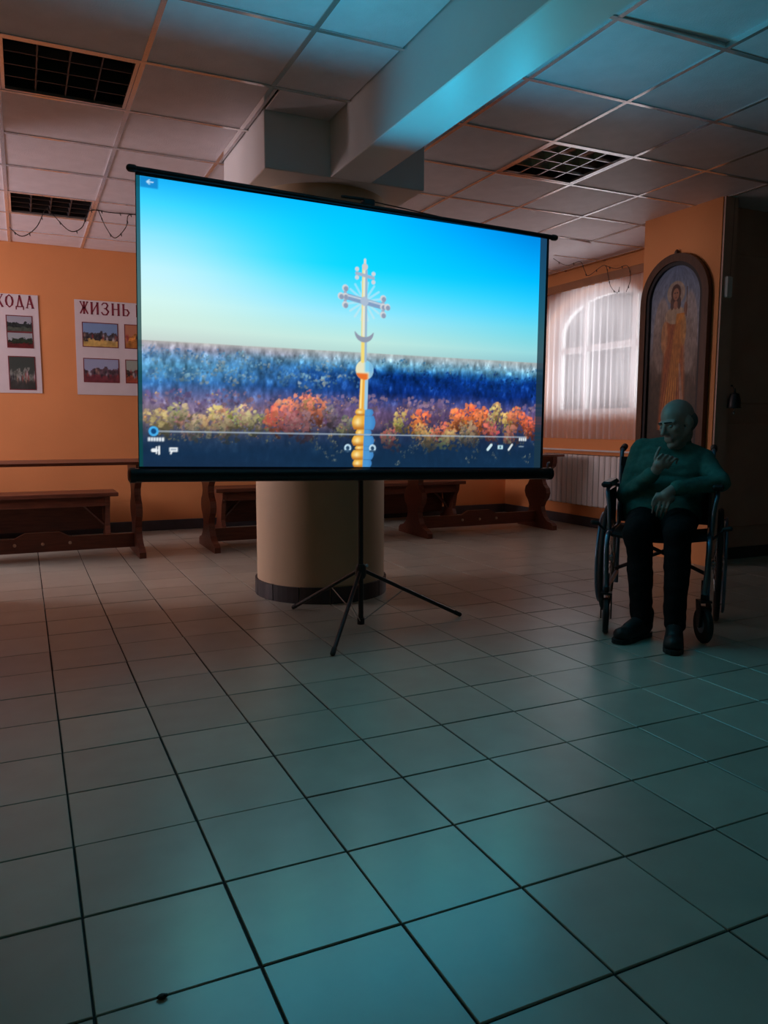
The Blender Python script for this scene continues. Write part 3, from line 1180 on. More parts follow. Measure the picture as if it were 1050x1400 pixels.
def trestle(bm, x, th):
    half = [(.30, 0), (.30, .045), (.27, .07), (.20, .085), (.15, .12), (.115, .17), (.10, .22), (.125, .27), (.165, .31), (.185, .36), (.17, .41), (.13, .44), (.105, .48), (.115, .53), (.16, .57), (.21, .60), (.26, .63), (.275, .67), (.275, .727)]
    poly = [(y, z) for y, z in half] + [(-y, z) for y, z in reversed(half)]
    prism(bm, poly, 'X', x - th / 2, x + th / 2)


def make_table():
    t = empty('dining_table')
    for x in (-.70, .70):
        b = bmn()
        trestle(b, x, .05)
        part('trestle_leg', b, M['wood'], t)
    for y0, y1 in ((-.31, -.105), (-.102, .102), (.105, .31)):
        b = bmn()
        box(b, -.79, .79, y0, y1, .727, .750, .003)
        part('top_plank', b, M['wood'], t)
    b = bmn()
    up = [(-.674, .165), (-.20, .165), (-.16, .185), (-.12, .205), (.12, .205), (.16, .185), (.20, .165), (.674, .165)]
    lo = [(.674, .055), (-.674, .055)]
    prism(b, up + lo, 'Y', -.018, .018)
    s = part('stretcher', b, M['wood'], t)
    for x in (-.195, 0, .195):
        b = bmn()
        ball(b, (x, -.024, .118), (.013, .012, .013), u=10, v=6)
        part('knob', b, M['chrome_dull'], s, True)
    return t


M['chrome_dull'] = mat('pale_peg_wood', (0.52, 0.38, 0.26), 0.4, var=0.1)
tproto = make_table()
tlab = ['long dark wooden trestle table at the left edge of the picture', 'dark wooden trestle table half hidden behind the round column', 'dark wooden trestle table beside the radiator under the window']
for i, cx in enumerate((.10, 2.08, 4.025)):
    t = tproto if i == 0 else copy_tree(tproto)
    t.location = (cx, 6.41, 0)
    tag(t, tlab[i], 'table', 'trestle tables along the back wall')


def bench(label, x0, x1):
    b0 = empty('wall_bench', ((x0 + x1) / 2, 7.40, 0))
    tag(b0, label, 'bench', 'low benches along the back wall')
    h = (x1 - x0) / 2
    for y0, y1 in ((-.20, -.003), (.003, .20)):
        b = bmn()
        box(b, -h, h, y0, y1, .395, .43, .004)
        part('seat_plank', b, M['wood'], b0)
    b = bmn()
    box(b, -h + .08, h - .08, -.165, -.14, .31, .395, .003)
    part('apron', b, M['wood'], b0)
    for s in (-1, 1):
        x = s * (h - .09)
        b = bmn()
        half = [(.18, 0), (.18, .04), (.12, .06), (.09, .12), (.11, .2), (.13, .28), (.17, .33), (.18, .395)]
        prism(b, [(y, z) for y, z in half] + [(-y, z) for y, z in reversed(half)], 'X', x - .02, x + .02)
        part('leg', b, M['wood'], b0)
        b = bmn()
        tube(b, [(x - s * .02, 0, .13), (x - s * .26, 0, .38)], .016, 6)
        part('brace', b, M['wood'], b0)
    b = bmn()
    box(b, -h + .11, h - .11, .13, .155, .07, .392, .003)
    part('back_board', b, M['wood'], b0)


bench('short low wooden bench against the wall below the photo posters', -1.15, .75)
bench('low wooden bench against the wall behind the round column', 1.62, 4.36)

# ================================================================== POSTERS
GLY = {
    'Ж': [((.5, 0), (.5, 1), .16), ((.08, 1), (.42, .5), .10), ((.42, .5), (.06, 0), .13), ((.92, 1), (.58, .5), .10), ((.58, .5), (.94, 0), .13), ((.3, .5), (.7, .5), .10), ((.0, 1), (.2, 1), .09), ((.8, 1), (1., 1), .09), ((.38, 0), (.62, 0), .07), ((.38, 1), (.62, 1), .07)],
    'И': [((.15, 0), (.15, 1), .18), ((.85, 0), (.85, 1), .18), ((.2, .12), (.8, .88), .09), ((.02, 0), (.28, 0), .07), ((.02, 1), (.28, 1), .07), ((.72, 0), (.98, 0), .07), ((.72, 1), (.98, 1), .07)],
    'З': [((.1, .82), (.3, 1), .1), ((.3, 1), (.65, 1), .1), ((.65, 1), (.82, .8), .15), ((.82, .8), (.6, .54), .13), ((.35, .53), (.6, .53), .09), ((.6, .52), (.9, .28), .16), ((.9, .28), (.65, .0), .14), ((.65, 0), (.25, 0), .1), ((.25, 0), (.06, .2), .12)],
    'Н': [((.15, 0), (.15, 1), .18), ((.85, 0), (.85, 1), .18), ((.15, .52), (.85, .52), .09), ((.02, 0), (.28, 0), .07), ((.02, 1), (.28, 1), .07), ((.72, 0), (.98, 0), .07), ((.72, 1), (.98, 1), .07)],
    'Ь': [((.2, 0), (.2, 1), .18), ((.05, 1), (.35, 1), .07), ((.2, .55), (.65, .55), .08), ((.65, .55), (.88, .3), .15), ((.88, .3), (.65, .03), .14), ((.65, .02), (.1, .02), .08)],
    'П': [((.15, 0), (.15, 1), .18), ((.85, 0), (.85, 1), .18), ((.1, .97), (.9, .97), .1), ((.02, 0), (.28, 0), .07), ((.72, 0), (.98, 0), .07)],
    'Р': [((.2, 0), (.2, 1), .18), ((.05, 0), (.35, 0), .07), ((.1, .97), (.65, .97), .08), ((.65, .97), (.88, .74), .15), ((.88, .74), (.65, .48), .14), ((.65, .48), (.2, .48), .08)],
    'Х': [((.1, 1), (.9, 0), .17), ((.9, 1), (.1, 0), .09), ((.0, 1), (.25, 1), .07), ((.75, 1), (1., 1), .07), ((.0, 0), (.25, 0), .07), ((.75, 0), (1, 0), .07)],
    'О': [((.5, 1), (.2, .82), .1), ((.2, .82), (.1, .5), .17), ((.1, .5), (.2, .18), .17), ((.2, .18), (.5, 0), .1), ((.5, 0), (.8, .18), .1), ((.8, .18), (.9, .5), .17), ((.9, .5), (.8, .82), .17), ((.8, .82), (.5, 1), .1)],
    'Д': [((.5, 1), (.22, .1), .1), ((.5, 1), (.8, .1), .18), ((.05, .08), (.95, .08), .1), ((.07, .08), (.07, -.16), .1), ((.93, .08), (.93, -.16), .1)],
    'А': [((.5, 1), (.15, 0), .1), ((.5, 1), (.85, 0), .19), ((.28, .32), (.72, .32), .08), ((.02, 0), (.3, 0), .07), ((.7, 0), (1, 0), .07)],
}


def letter(ch, x, z, w, h, y, parent):
    b = bmn()
    for (a, c, t) in GLY[ch]:
        p, q = Vector((x + a[0] * w, z + a[1] * h)), Vector((x + c[0] * w, z + c[1] * h))
        d = (q - p).normalized()
        n = Vector((-d.y, d.x)) * t * w * .68
        e = d * t * w * .22
        prism(b, [tuple(p - e + n), tuple(p - e - n), tuple(q + e - n), tuple(q + e + n)], 'Y', y - .0012, y)
    return part('letter', b, M['red_ink'], parent)


def photo(parent, x0, x1, z0, z1, y, sky, mid, low, seed, people=True):
    b = bmn()
    box(b, x0 - .008, x1 + .008, y - .002, y, z0 - .008, z1 + .008)
    fr = part('photo_border', b, M['red_edge'], parent)
    nu, nv = 48, 34
    u = np.linspace(0, 1, nu)[None].repeat(nv, 0)
    v = np.linspace(0, 1, nv)[:, None].repeat(nu, 1)
    n = vnoise(nv, nu, 5, 7, 4, seed)
    n2 = vnoise(nv, nu, 12, 16, 3, seed + 50)
    img = np.zeros((nv, nu, 3))
    hz = .58 + (n - .5) * .5
    hz2 = .28 + (n2 - .5) * .3
    for k in range(3):
        c = np.where(v > hz, sky[k], np.where(v > hz2, mid[k] * (.4 + 1.2 * n2), low[k] * (.7 + .6 * n)))
        img[..., k] = c
    if people:
        rs = np.random.RandomState(seed)
        for q in range(12):
            cx, cy = rs.rand(), rs.uniform(.25, .5)
            m = np.exp(-(((u - cx) / .025) ** 2 + ((v - cy) / .09) ** 2))
            c = [(190, 190, 200), (40, 40, 50), (150, 60, 60), (160, 130, 110)][rs.randint(4)]
            for k in range(3):
                img[..., k] = img[..., k] * (1 - m) + c[k] * m
    pos = np.zeros((nv, nu, 3))
    pos[..., 0] = x0 + (x1 - x0) * u
    pos[..., 1] = y - .0026
    pos[..., 2] = z0 + (z1 - z0) * v
    link('photo_print', grid_mesh('photo_print', pos, to_lin(np.clip(img, 0, 255))), M['print'], fr)


def poster(label, x0, x1, z0, z1, rot=0.0):
    o = empty('photo_poster', (x0, YB - .001, z0))
    o.rotation_euler = (0, rot, 0)
    tag(o, label, 'poster', 'photo posters on the back wall')
    b = bmn()
    box(b, 0, x1 - x0, -.006, -.001, 0, z1 - z0)
    part('sheet', b, M['paper'], o)
    return o


PZ0, PZ1 = 1.308, 2.175
pA = poster('white photo poster cut off by the left edge of the picture', -.98, .180, PZ0, PZ1, -.004)
pB = poster('white photo poster partly hidden by the left edge of the projection screen', .477, 1.64, PZ0, PZ1 - .006, 0.004)
LH = .105
x = .045
for ch in 'ЖИЗНЬ':
    letter(ch, x, .738, 0.073, LH, -.006, pB)
    x += .092
x += .034
for ch in 'ПРИ':
    letter(ch, x, .738, 0.073, LH, -.006, pB)
    x += .092
x = 1.140 - .082 * 6
for ch in 'РИХОДА':
    letter(ch, x, .752, 0.068, LH, -.006, pA)
    x += .082
x = .02
for ch in 'ЖИЗ':
    letter(ch, x, .752, 0.068, LH, -.006, pA)
    x += .082
BL_, BR_ = .477, PZ0
cols = [((120, 150, 190), (70, 66, 70), (190, 160, 90)), ((150, 160, 190), (90, 70, 80), (110, 50, 60)), ((180, 120, 90), (200, 130, 60), (170, 110, 50)), ((150, 160, 150), (60, 50, 45), (150, 70, 50)), ((150, 170, 200), (80, 90, 70), (120, 110, 80)), ((140, 150, 160), (70, 60, 60), (110, 80, 60))]
for k, xx in enumerate((.066, .437, .80)):
    photo(pB, xx, xx + .30, .445, .655, -.006, *cols[(2 * k) % 6], seed=20 + k)
    photo(pB, xx, xx + .30, .122, .328, -.006, *cols[(2 * k + 1) % 6], seed=30 + k)
for k, xx in enumerate((.90, .59, .28)):
    photo(pA, xx, xx + .20, .545, .675, -.006, *[((150, 155, 165), (40, 48, 48), (70, 80, 70)), ((160, 120, 120), (120, 60, 60), (110, 60, 50)), ((120, 150, 190), (70, 66, 70), (150, 130, 90))][k], seed=40 + k, people=False)
    photo(pA, xx, xx + .20, .405, .53, -.006, *[((150, 160, 165), (36, 52, 40), (90, 30, 34)), ((150, 130, 130), (130, 60, 60), (110, 50, 50)), ((120, 150, 190), (70, 66, 70), (150, 130, 90))][k], seed=50 + k, people=False)
    photo(pA, xx, xx + .205, .035, .318, -.006, *[((60, 70, 66), (110, 116, 110), (60, 62, 60)), ((150, 60, 60), (120, 40, 44), (90, 30, 34)), ((120, 150, 190), (70, 66, 70), (150, 130, 90))][k], seed=60 + k)

# ================================================================== ICON ON THE PIER
ic = empty('icon_painting', (XP, 4.447, .70))
tag(ic, 'arched wood-framed icon of a winged figure in orange robes on the pier', 'icon')
IW, IH = .335, 1.610          # half width, height of the frame


def arch_poly(a, z0, top, n=24):
    zs = top - a
    return [(-a, z0), (a, z0)] + [(a * math.cos(math.pi * k / n), zs + a * math.sin(math.pi * k / n)) for k in range(n + 1)]


bm = bmn()
ring_prism(bm, arch_poly(IW, 0, IH), arch_poly(IW - .058, .058, IH - .058), 'X', -.045, -.001)
part('outer_frame', bm, M['wood_dark'], ic)
bm = bmn()
ring_prism(bm, arch_poly(IW - .058, .058, IH - .058), arch_poly(IW - .085, .085, IH - .085), 'X', -.034, -.001)
part('inner_frame', bm, M['black'], ic)
bm = bmn()
lathe(bm, [(.012, 0), (.020, .012), (.012, .03), (.004, .036)], (-.022, 0, IH - .004), 'Z', 12)
part('finial', bm, M['wood_dark'], ic, True)


def paint_icon():
    a, z0, top = IW - .083, .083, IH - .083
    zs = top - a
    nu, nv = 110, 300
    s = np.linspace(-1, 1, nu)[None].repeat(nv, 0)
    z = np.linspace(z0, top - .002, nv)[:, None].repeat(nu, 1)
    hw = np.where(z > zs, np.sqrt(np.clip(a * a - (z - zs) ** 2, 1e-6, None)), a)
    # s = +1 is the image's right side: local -y
    Yl = -s * hw
    R = s * hw                      # viewer right
    n = vnoise(nv, nu, 14, 8, 4, 77)
    n2 = vnoise(nv, nu, 40, 30, 3, 78)
    img = np.zeros((nv, nu, 3))
    t = (z - z0) / (top - z0)

    def rampc(stops):
        tt = [q[0] for q in stops]
        return np.stack([np.interp(t + (n - .5) * .06, tt, [q[1][k] for q in stops]) for k in range(3)], -1)
    img = rampc([(0, (52, 44, 36)), (.25, (70, 58, 44)), (.42, (82, 66, 52)), (.52, (128, 112, 104)), (.62, (150, 150, 160)), (.8, (130, 142, 162)), (1, (96, 116, 148))])

    def blend(m, c, k=1.0):
        m = np.clip(m, 0, 1)[..., None] * k
        img[:] = img * (1 - m) + np.array(c, float) * m

    def ell(cx, cz, rx, rz, soft=.12):
        return np.clip((1 - np.hypot((R - cx) / rx, (z - cz) / rz)) / soft, 0, 1)

    def band(cx0, z0_, cx1, z1_, w0, w1, soft=.01):
        k = np.clip((z - z0_) / (z1_ - z0_), 0, 1)
        c = cx0 + (cx1 - cx0) * k
        w = w0 + (w1 - w0) * k
        ok = ((z - z0_) * (z - z1_) < 0)
        return np.clip((w - abs(R - c)) / soft, 0, 1) * ok
    # wings
    blend(ell(-.13, 1.02, .09, .30), (168, 150, 138), .8)
    blend(ell(.14, 1.02, .085, .32), (172, 158, 150), .8)
    for k in range(7):
        blend(ell(-.10 - .018 * k, .98 - .02 * k, .010, .24), (124, 104, 92), .5)
        blend(ell(.11 + .017 * k, .98 - .02 * k, .010, .25), (130, 112, 100), .5)
    # robes
    cx = .0
    blend(band(.0, .30, .0, 1.16, .150, .100, .03), (168, 92, 44))
    blend(ell(.0, 1.16, .105, .07), (186, 160, 132))
    blend(band(-.03, .42, .055, 1.17, .06, .045), (204, 130, 48))
    for k in range(9):
        x0 = -.11 + .026 * k
        blend(band(x0, .42, x0 * .4 + .02, 1.10, .007, .004, .006), (112, 52, 30), .7)
        blend(band(x0 + .012, .44, x0 * .4 + .034, 1.05, .006, .003, .006), (226, 160, 84), .55)
    blend(band(.10, .45, .06, .80, .024, .012), (184, 150, 130), .8)
    blend(ell(-.04, .38, .07, .10, .5), (172, 92, 74), .7)
    # arms
    blend(ell(-.10, 1.00, .035, .13), (190, 132, 84), .9)
    blend(ell(.085, 1.04, .03, .12), (200, 140, 70), .8)
    blend(ell(.10, 1.20, .018, .05), (150, 96, 70), .9)
    blend(np.clip((.006 - abs(R - .108)) / .004, 0, 1) * (z > 1.14) * (z < 1.36), (92, 62, 46), .9)
    # halo, hair, face
    blend(ell(.0, 1.325, .092, .092, .1), (186, 160, 128), .85)
    blend(ell(.0, 1.325, .080, .080, .1), (168, 152, 140), .8)
    blend(ell(.0, 1.325, .050, .068), (66, 36, 26))
    blend(ell(-.033, 1.25, .02, .05), (70, 38, 28), .8)
    blend(ell(.033, 1.25, .02, .05), (70, 38, 28), .8)
    blend(ell(.0, 1.315, .032, .048), (176, 122, 92))
    blend(ell(-.012, 1.325, .008, .005), (60, 36, 28))
    blend(ell(.012, 1.325, .008, .005), (60, 36, 28))
    blend(ell(.0, 1.29, .010, .004), (130, 66, 54))
    blend(ell(.0, 1.235, .022, .035), (168, 116, 90))
    # staff on the right, rocks below
    blend(band(.16, .35, .15, .66, .03, .015), (96, 78, 66), .7)
    img *= (.80 + .42 * n2)[..., None]
    pos = np.zeros((nv, nu, 3))
    pos[..., 0] = -.012
    pos[..., 1] = Yl
    pos[..., 2] = z
    return grid_mesh('painting', pos, to_lin(np.clip(img, 0, 255)) * .78)


pp = link('painting', paint_icon(), M['paint'], ic)
tag(pp, 'painted winged saint with halo in orange robes against pale blue')
bm = bmn()
prism(bm, arch_poly(IW - .075, .075, IH - .075), 'X', -.010, -.002)
part('backboard', bm, M['wood_dark'], ic)

# ================================================================== CURTAIN, RAIL, RADIATOR
bm = bmn()
ny, nz = 260, 24
y0c, y1c = 5.05, 7.28
rows = []
for j in range(nz + 1):
    f = j / nz
    z = 2.405 - f * (2.405 - .90)
    row = []
    for i in range(ny + 1):
        s = i / ny
        y = y0c + (y1c - y0c) * s
        ph = 2 * math.pi * s * 25 + 1.3 * math.sin(2 * math.pi * s * 3.1)
        amp = (.010 + .014 * f) * (1 + .5 * math.sin(s * 17))
        row.append(bm.verts.new((XW - .085 + amp * math.sin(ph) + .006 * math.sin(ph * .5 + 4 * f), y + .006 * f * math.sin(ph * .7), z)))
    rows.append(row)
for j in range(nz):
    for i in range(ny):
        bm.faces.new((rows[j][i], rows[j][i + 1], rows[j + 1][i + 1], rows[j + 1][i]))
cu = part('sheer_curtain', bm, M['sheer'], None, True)
tag(cu, 'white sheer curtain hanging over the arched window', 'curtain')
rl = empty('curtain_rail', (XW, 6.2, 2.40))
tag(rl, 'brown wooden curtain rail above the window', 'curtain rail')
bm = bmn()
box(bm, -.13, -.115, -1.36, 1.49, 0.0, .075, .003)
part('pelmet_board', bm, M['wood_rail'], rl)
bm = bmn()
box(bm, -.115, 0.0, -1.36, 1.49, .055, .075, .003)
part('top_board', bm, M['wood_rail'], rl)

rad = empty('radiator', (XW, 5.75, 0))
tag(rad, 'white ribbed radiator on the wall below the window', 'radiator')
for k in range(21):
    y = 1.07 - .082 * k
    bm = bmn()
    box(bm, -.105, -.032, y - .035, y + .035, .225, .735, .012)
    part('radiator_section', bm, M['white'], rad)
    bm = bmn()
    box(bm, -.095, -.045, y - .024, y + .024, .7355, .739)
    part('top_slot', bm, M['base'], rad)
bm = bmn()
tube(bm, [(-.068, 1.11, .70), (-.068, 1.15, .70), (-.068, 1.17, .70)], [.016, .02, .012], 10)
ball(bm, (-.10, 1.14, .70), .014, u=10, v=8)
part('valve', bm, M['white'], rad, 'auto')
for z in (.26, .70):
    bm = bmn()
    tube(bm, [(-.068, 1.11, z), (-.068, -.60, z)], .016, 10)
    part('header_pipe', bm, M['white'], rad, 'auto')
bm = bmn()
box(bm, -.034, -.001, .30, .34, .62, .66)
part('wall_bracket', bm, M['white'], rad)
bm = bmn()
box(bm, -.034, -.001, -.30, -.26, .62, .66)
part('wall_bracket', bm, M['white'], rad)

# ================================================================== CEILING LAMPS
llab = ['dark unlit square louvre lamp at the upper left of the ceiling', 'small-looking far louvre lamp above the photo posters', 'unlit square louvre lamp with pale rails right of the beam']
for i, (a, b_, c, d2) in enumerate(LAMPS):
    o = empty('ceiling_lamp', ((a + b_) / 2, (c + d2) / 2, HC))
    tag(o, llab[i], 'lamp', 'recessed louvre ceiling lamps')
    h = CT / 2 - .013
    bm = bmn()
    box(bm, -h, h, -h, h, .084, .089)
    for s in (-1, 1):
        box(bm, s * h - .004, s * h + .004, -h, h, .0, .089)
        box(bm, -h, h, s * h - .004, s * h + .004, .0, .089)
    part('housing', bm, M['lamp_in'], o)
    bm = bmn()
    ring_prism(bm, [(-h, -h), (h, -h), (h, h), (-h, h)], [(-h + .016, -h + .016), (h - .016, -h + .016), (h - .016, h - .016), (-h + .016, h - .016)], 'Z', -.003, .012)
    part('frame', bm, M['rail'], o)
    for k in (-1, 0, 1):
        for ax in (0, 1):
            bm = bmn()
            q = k * (h - .016) / 2
            prof = [(q - .014, .052), (q - .003, .006), (q + .003, .006), (q + .014, .052)]
            if ax == 0:
                prism(bm, prof, 'Y', -h + .016, h - .016)
            else:
                P2 = [(p[0], p[1]) for p in prof]
                prism(bm, P2, 'X', -h + .016, h - .016)
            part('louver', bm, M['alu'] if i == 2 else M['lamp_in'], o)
    for k in range(4):
        bm = bmn()
        q = (-.75 + .5 * k) * (h - .016)
        tube(bm, [(q, -h + .03, .066), (q, h - .03, .066)], .008, 10)
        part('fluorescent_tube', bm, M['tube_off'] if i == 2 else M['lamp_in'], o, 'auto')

# ================================================================== GARLANDS


def smooth_path(p, n=6):
    p = [Vector(q) for q in p]
    out = []
    for i in range(len(p) - 1):
        p0, p1, p2, p3 = p[max(i - 1, 0)], p[i], p[i + 1], p[min(i + 2, len(p) - 1)]
        for k in range(n):
            t = k / n
            out.append(.5 * ((2 * p1) + (p2 - p0) * t + (2 * p0 - 5 * p1 + 4 * p2 - p3) * t * t + (-p0 + 3 * p1 - 3 * p2 + p3) * t ** 3))
    out.append(p[-1])
    return out


def garland(label, paths, r=.0035):
    base = paths[0][0]
    o = empty('wire_garland', base)
    tag(o, label, 'garland', 'loose wire garlands on the ceiling')
    B = Vector(base)
    for p in paths:
        b = bmn()
        pts = [Vector(q) - B for q in smooth_path(p)]
        tube(b, pts, r, 6)
        w = part('wire', b, M['dark_wire'], o, True)
        for q in pts[3::6]:
            b = bmn()
            capsule(b, q, q + Vector((.004, 0, -.016)), .0055, .003, 6)
            part('bulb', b, M['dark_wire'], w, True)


K = .914


def gp(x, z):
    return (x * K, 6.32, min(1.029 + (z - 1.029) * K, HC - .004))


garland('loose wire garland looping from the ceiling near the far lamp', [
    [gp(-.023, 2.572), gp(.065, 2.511), gp(.174, 2.593), gp(.247, 2.741), gp(.286, 2.718), gp(.417, 2.59), gp(.515, 2.629), gp(.561, 2.749), gp(.624, 2.779), gp(.731, 2.769), gp(.92, 2.80), gp(1.2, 2.80)],
    [gp(.646, 2.773), gp(.698, 2.649), gp(.767, 2.569), gp(.857, 2.666), gp(.875, 2.756), gp(.92, 2.80)]])
garland('loose wire garland hanging over the curtain rail', [
    [(4.66, 6.16, 2.615), (4.80, 6.14, 2.56), (4.93, 6.10, 2.60), (4.98, 6.09, 2.52), (5.05, 6.11, 2.48), (5.075, 5.92, 2.545), (5.075, 5.86, 2.43), (5.075, 5.82, 2.33), (5.075, 5.73, 2.26), (5.075, 5.70, 2.31)],
    [(5.075, 5.913, 2.543), (5.075, 5.758, 2.484), (5.075, 5.611, 2.485), (5.075, 5.562, 2.361), (5.075, 5.613, 2.25)]], .0028)

# ================================================================== SMALL THINGS BY THE DOOR
sw = empty('wall_sensor', (4.585, 4.052, 1.935))
tag(sw, 'small white plastic box with a cable on the dark door casing', 'sensor')
bm = bmn()
box(bm, -.033, .033, -.028, 0.002, 0.0, .15, .010)
part('body', bm, M['white'], sw)
bm = bmn()
tube(bm, [(.02, -.006, .148), (.026, -.006, .4), (.03, -.006, .688)], .003, 6)
part('cable', bm, M['dark_wire'], sw)
bl = empty('hanging_bell', (4.66, 4.03, 1.10))
tag(bl, 'small dark hand bell hanging on the door casing beside the icon', 'bell')
bm = bmn()
lathe(bm, [(.004, .20), (.008, .17), (.03, .16), (.042, .12), (.046, .075), (.05, .06), (.046, .058)], (0, -.03, 0), 'Z', 20)
part('body', bm, M['black'], bl, 'auto')
bm = bmn()
tube(bm, [(0, -.03, .07), (0, -.03, .03)], .003, 6)
ball(bm, (0, -.03, .022), .010, u=10, v=8)
part('clapper', bm, M['chrome'], bl, True)
bm = bmn()
tube(bm, [(0, -.03, .19), (0, -.004, .22)], .0025, 6)
tube(bm, [(0, -.006, .22), (0, .004, .22)], .007, 8)
part('hanger', bm, M['dark_wire'], bl)

# ================================================================== WHEELCHAIR
WA = math.radians(131.9)
WO = (3.12, 3.10, 0)
wc = empty('wheelchair', WO, WA)       # local +y forward (towards the camera), +x to the picture's left
tag(wc, 'black wheelchair with blue-grey tube frame carrying the seated man', 'wheelchair')


def big_wheel(s):
    x = s * .285
    b = bmn()
    n = 48
    ring = lambda r, xx: [(xx, r * math.cos(2 * math.pi * k / n), .30 + r * math.sin(2 * math.pi * k / n)) for k in range(n)]
    tube(b, ring(.286, x), .0145, 10, True)
    w = part('rear_wheel', b, M['rubber'], wc, True)
    b = bmn()
    tube(b, ring(.266, x), .009, 8, True)
    part('rim', b, M['chrome'], w, True)
    b = bmn()
    tube(b, ring(.245, x + s * .028), .009, 8, True)
    for k in range(6):
        a = 2 * math.pi * k / 6 + .3
        tube(b, [(x + s * .028, .245 * math.cos(a), .30 + .245 * math.sin(a)), (x + s * .004, .266 * math.cos(a), .30 + .266 * math.sin(a))], .003, 5)
    part('handrim', b, M['frame_metal'], w, True)
    b = bmn()
    lathe(b, [(.012, -.035), (.03, -.032), (.03, -.022), (.016, -.018), (.016, .018), (.03, .022), (.03, .032), (.012, .035)], (x, 0, .30), 'X', 18)
    part('hub', b, M['chrome'], w, 'auto')
    for k in range(20):
        a = 2 * math.pi * k / 20
        b = bmn()
        t = .35 if k % 2 else -.35
        tube(b, [(x + (.024 if k % 2 else -.024), .028 * math.cos(a + t), .30 + .028 * math.sin(a + t)), (x, .262 * math.cos(a), .30 + .262 * math.sin(a))], .0016, 5)
        part('spoke', b, M['chrome'], w)


def caster(s):
    x = 0.0
    b = bmn()
    n = 28
    lathe(b, [(.055, -.014), (.082, -.014), (.0885, -.008), (.0885, .008), (.082, .014), (.055, .014)], (x, 0, .0885), 'X', n)
    w = part('caster_wheel', b, M['rubber'], wc, 'auto')
    b = bmn()
    lathe(b, [(.010, -.018), (.056, -.012), (.056, .012), (.010, .018)], (x, 0, .0885), 'X', 20)
    part('caster_hub', b, M['frame_metal'], w, 'auto')
    b = bmn()
    for d in (-.024, .024):
        prism(b, [(-.01, .075), (.012, .075), (.025, .17), (0, .205), (-.035, .205), (-.03, .17)], 'X', x + d - .003, x + d + .003)
    box(b, x - .027, x + .027, -.035, .025, .196, .206)
    tube(b, [(x, -.013, .20), (x, -.013, .30)], .012, 10)
    part('fork', b, M['black_metal'], w)
    w.location = (s * .225, .50, 0)
    w.rotation_euler = (0, 0, .12 if s > 0 else .42)


for s in (1, -1):
    big_wheel(s)
    caster(s)
    x = s * .235
    # side frame: bent tube from the push handle down, forward and up again
    bm = bmn()
    tube(bm, smooth_path([(x, -.20, .91), (x, -.12, .90), (x, -.075, .86), (x, -.045, .60), (x, -.02, .30), (x, -.01, .16)], 5), .0115, 10)
    tube(bm, [(x, -.045, .485), (x, .20, .485), (x, .40, .485)], .0115, 10)
    tube(bm, smooth_path([(x, -.01, .22), (x, .15, .215), (x, .35, .215), (x, .478, .22)], 3), .0115, 10)
    tube(bm, [(x, .478, .19), (x, .470, .42)], .013, 10)
    side = part('side_frame', bm, M['frame_metal'], wc, True)
    bm = bmn()
    tube(bm, smooth_path([(x, .36, .485), (x, .44, .49), (x, .485, .45), (x - s * .004, .515, .34), (x - s * .012, .54, .24)], 5), .013, 10)
    part('front_tube', bm, M['frame_metal'], wc, True)
    bm = bmn()
    capsule(bm, (x, -.12, .90), (x, -.225, .912), .017, .018, 12)
    g = part('push_handle', bm, M['rubber'], wc, True)
    bm = bmn()
    xa = s * .262
    box(bm, xa - .027, xa + .027, .02, .34, .715, .745, .010)
    ar = part('armrest', bm, M['black'], wc)
    bm = bmn()
    tube(bm, smooth_path([(xa - s * .02, -.05, .70), (xa, .03, .712), (xa, .22, .712), (xa, .29, .69), (xa - s * .012, .31, .62), (xa - s * .02, .32, .485)], 5), .0105, 10)
    part('armrest_tube', bm, M['frame_metal'], ar, True)
    bm = bmn()
    box(bm, xa - s * .012 - .003, xa - s * .012 + .003, .0, .29, .50, .70, .002)
    part('side_panel', bm, M['black'], ar)
    bm = bmn()
    tube(bm, [(s * .245, .30, .47), (s * .275, .315, .50), (s * .30, .34, .53)], .006, 8)
    br = part('brake_lever', bm, M['black_metal'], wc, True)
    bm = bmn()
    capsule(bm, (s * .30, .34, .53), (s * .325, .35, .535), .011, .011, 10)
    part('brake_knob', bm, M['rubber'], br, True)
    bm = bmn()
    tube(bm, [(x, .06, .25), (-x, .10, .47)], .010, 8)
    part('cross_brace', bm, M['black_metal'], wc, True)
bm = bmn()
n = 14
top = []
for k in range(n + 1):
    xx = -.225 + .45 * k / n
    top.append((xx, .487 - .022 * math.sin(math.pi * k / n)))
prism(bm, top + [(q[0], q[1] - .012) for q in reversed(top)], 'Y', -.03, .40)
part('seat_sling', bm, M['sling'], wc)
bm = bmn()
front = [(-.235 + .47 * k / n, -.055 - .03 * math.sin(math.pi * k / n)) for k in range(n + 1)]
prism(bm, front + [(q[0], q[1] - .010) for q in reversed(front)], 'Z', .50, .86)
part('back_sling', bm, M['sling'], wc)

# ================================================================== THE SEATED MAN


def remesh(bm, voxel, smooth_it=6, fac=.5):
    me = bpy.data.meshes.new('tmp_body')
    bmesh.ops.recalc_face_normals(bm, faces=list(bm.faces))
    bm.to_mesh(me)
    bm.free()
    o = bpy.data.objects.new('tmp_body', me)
    COL.objects.link(o)
    r = o.modifiers.new('r', 'REMESH')
    r.mode = 'VOXEL'
    r.voxel_size = voxel
    s = o.modifiers.new('s', 'SMOOTH')
    s.factor, s.iterations = fac, smooth_it
    dg = bpy.context.evaluated_depsgraph_get()
    ev = o.evaluated_get(dg)
    out = bpy.data.meshes.new_from_object(ev)
    bpy.data.objects.remove(o)
    bpy.data.meshes.remove(me)
    return out


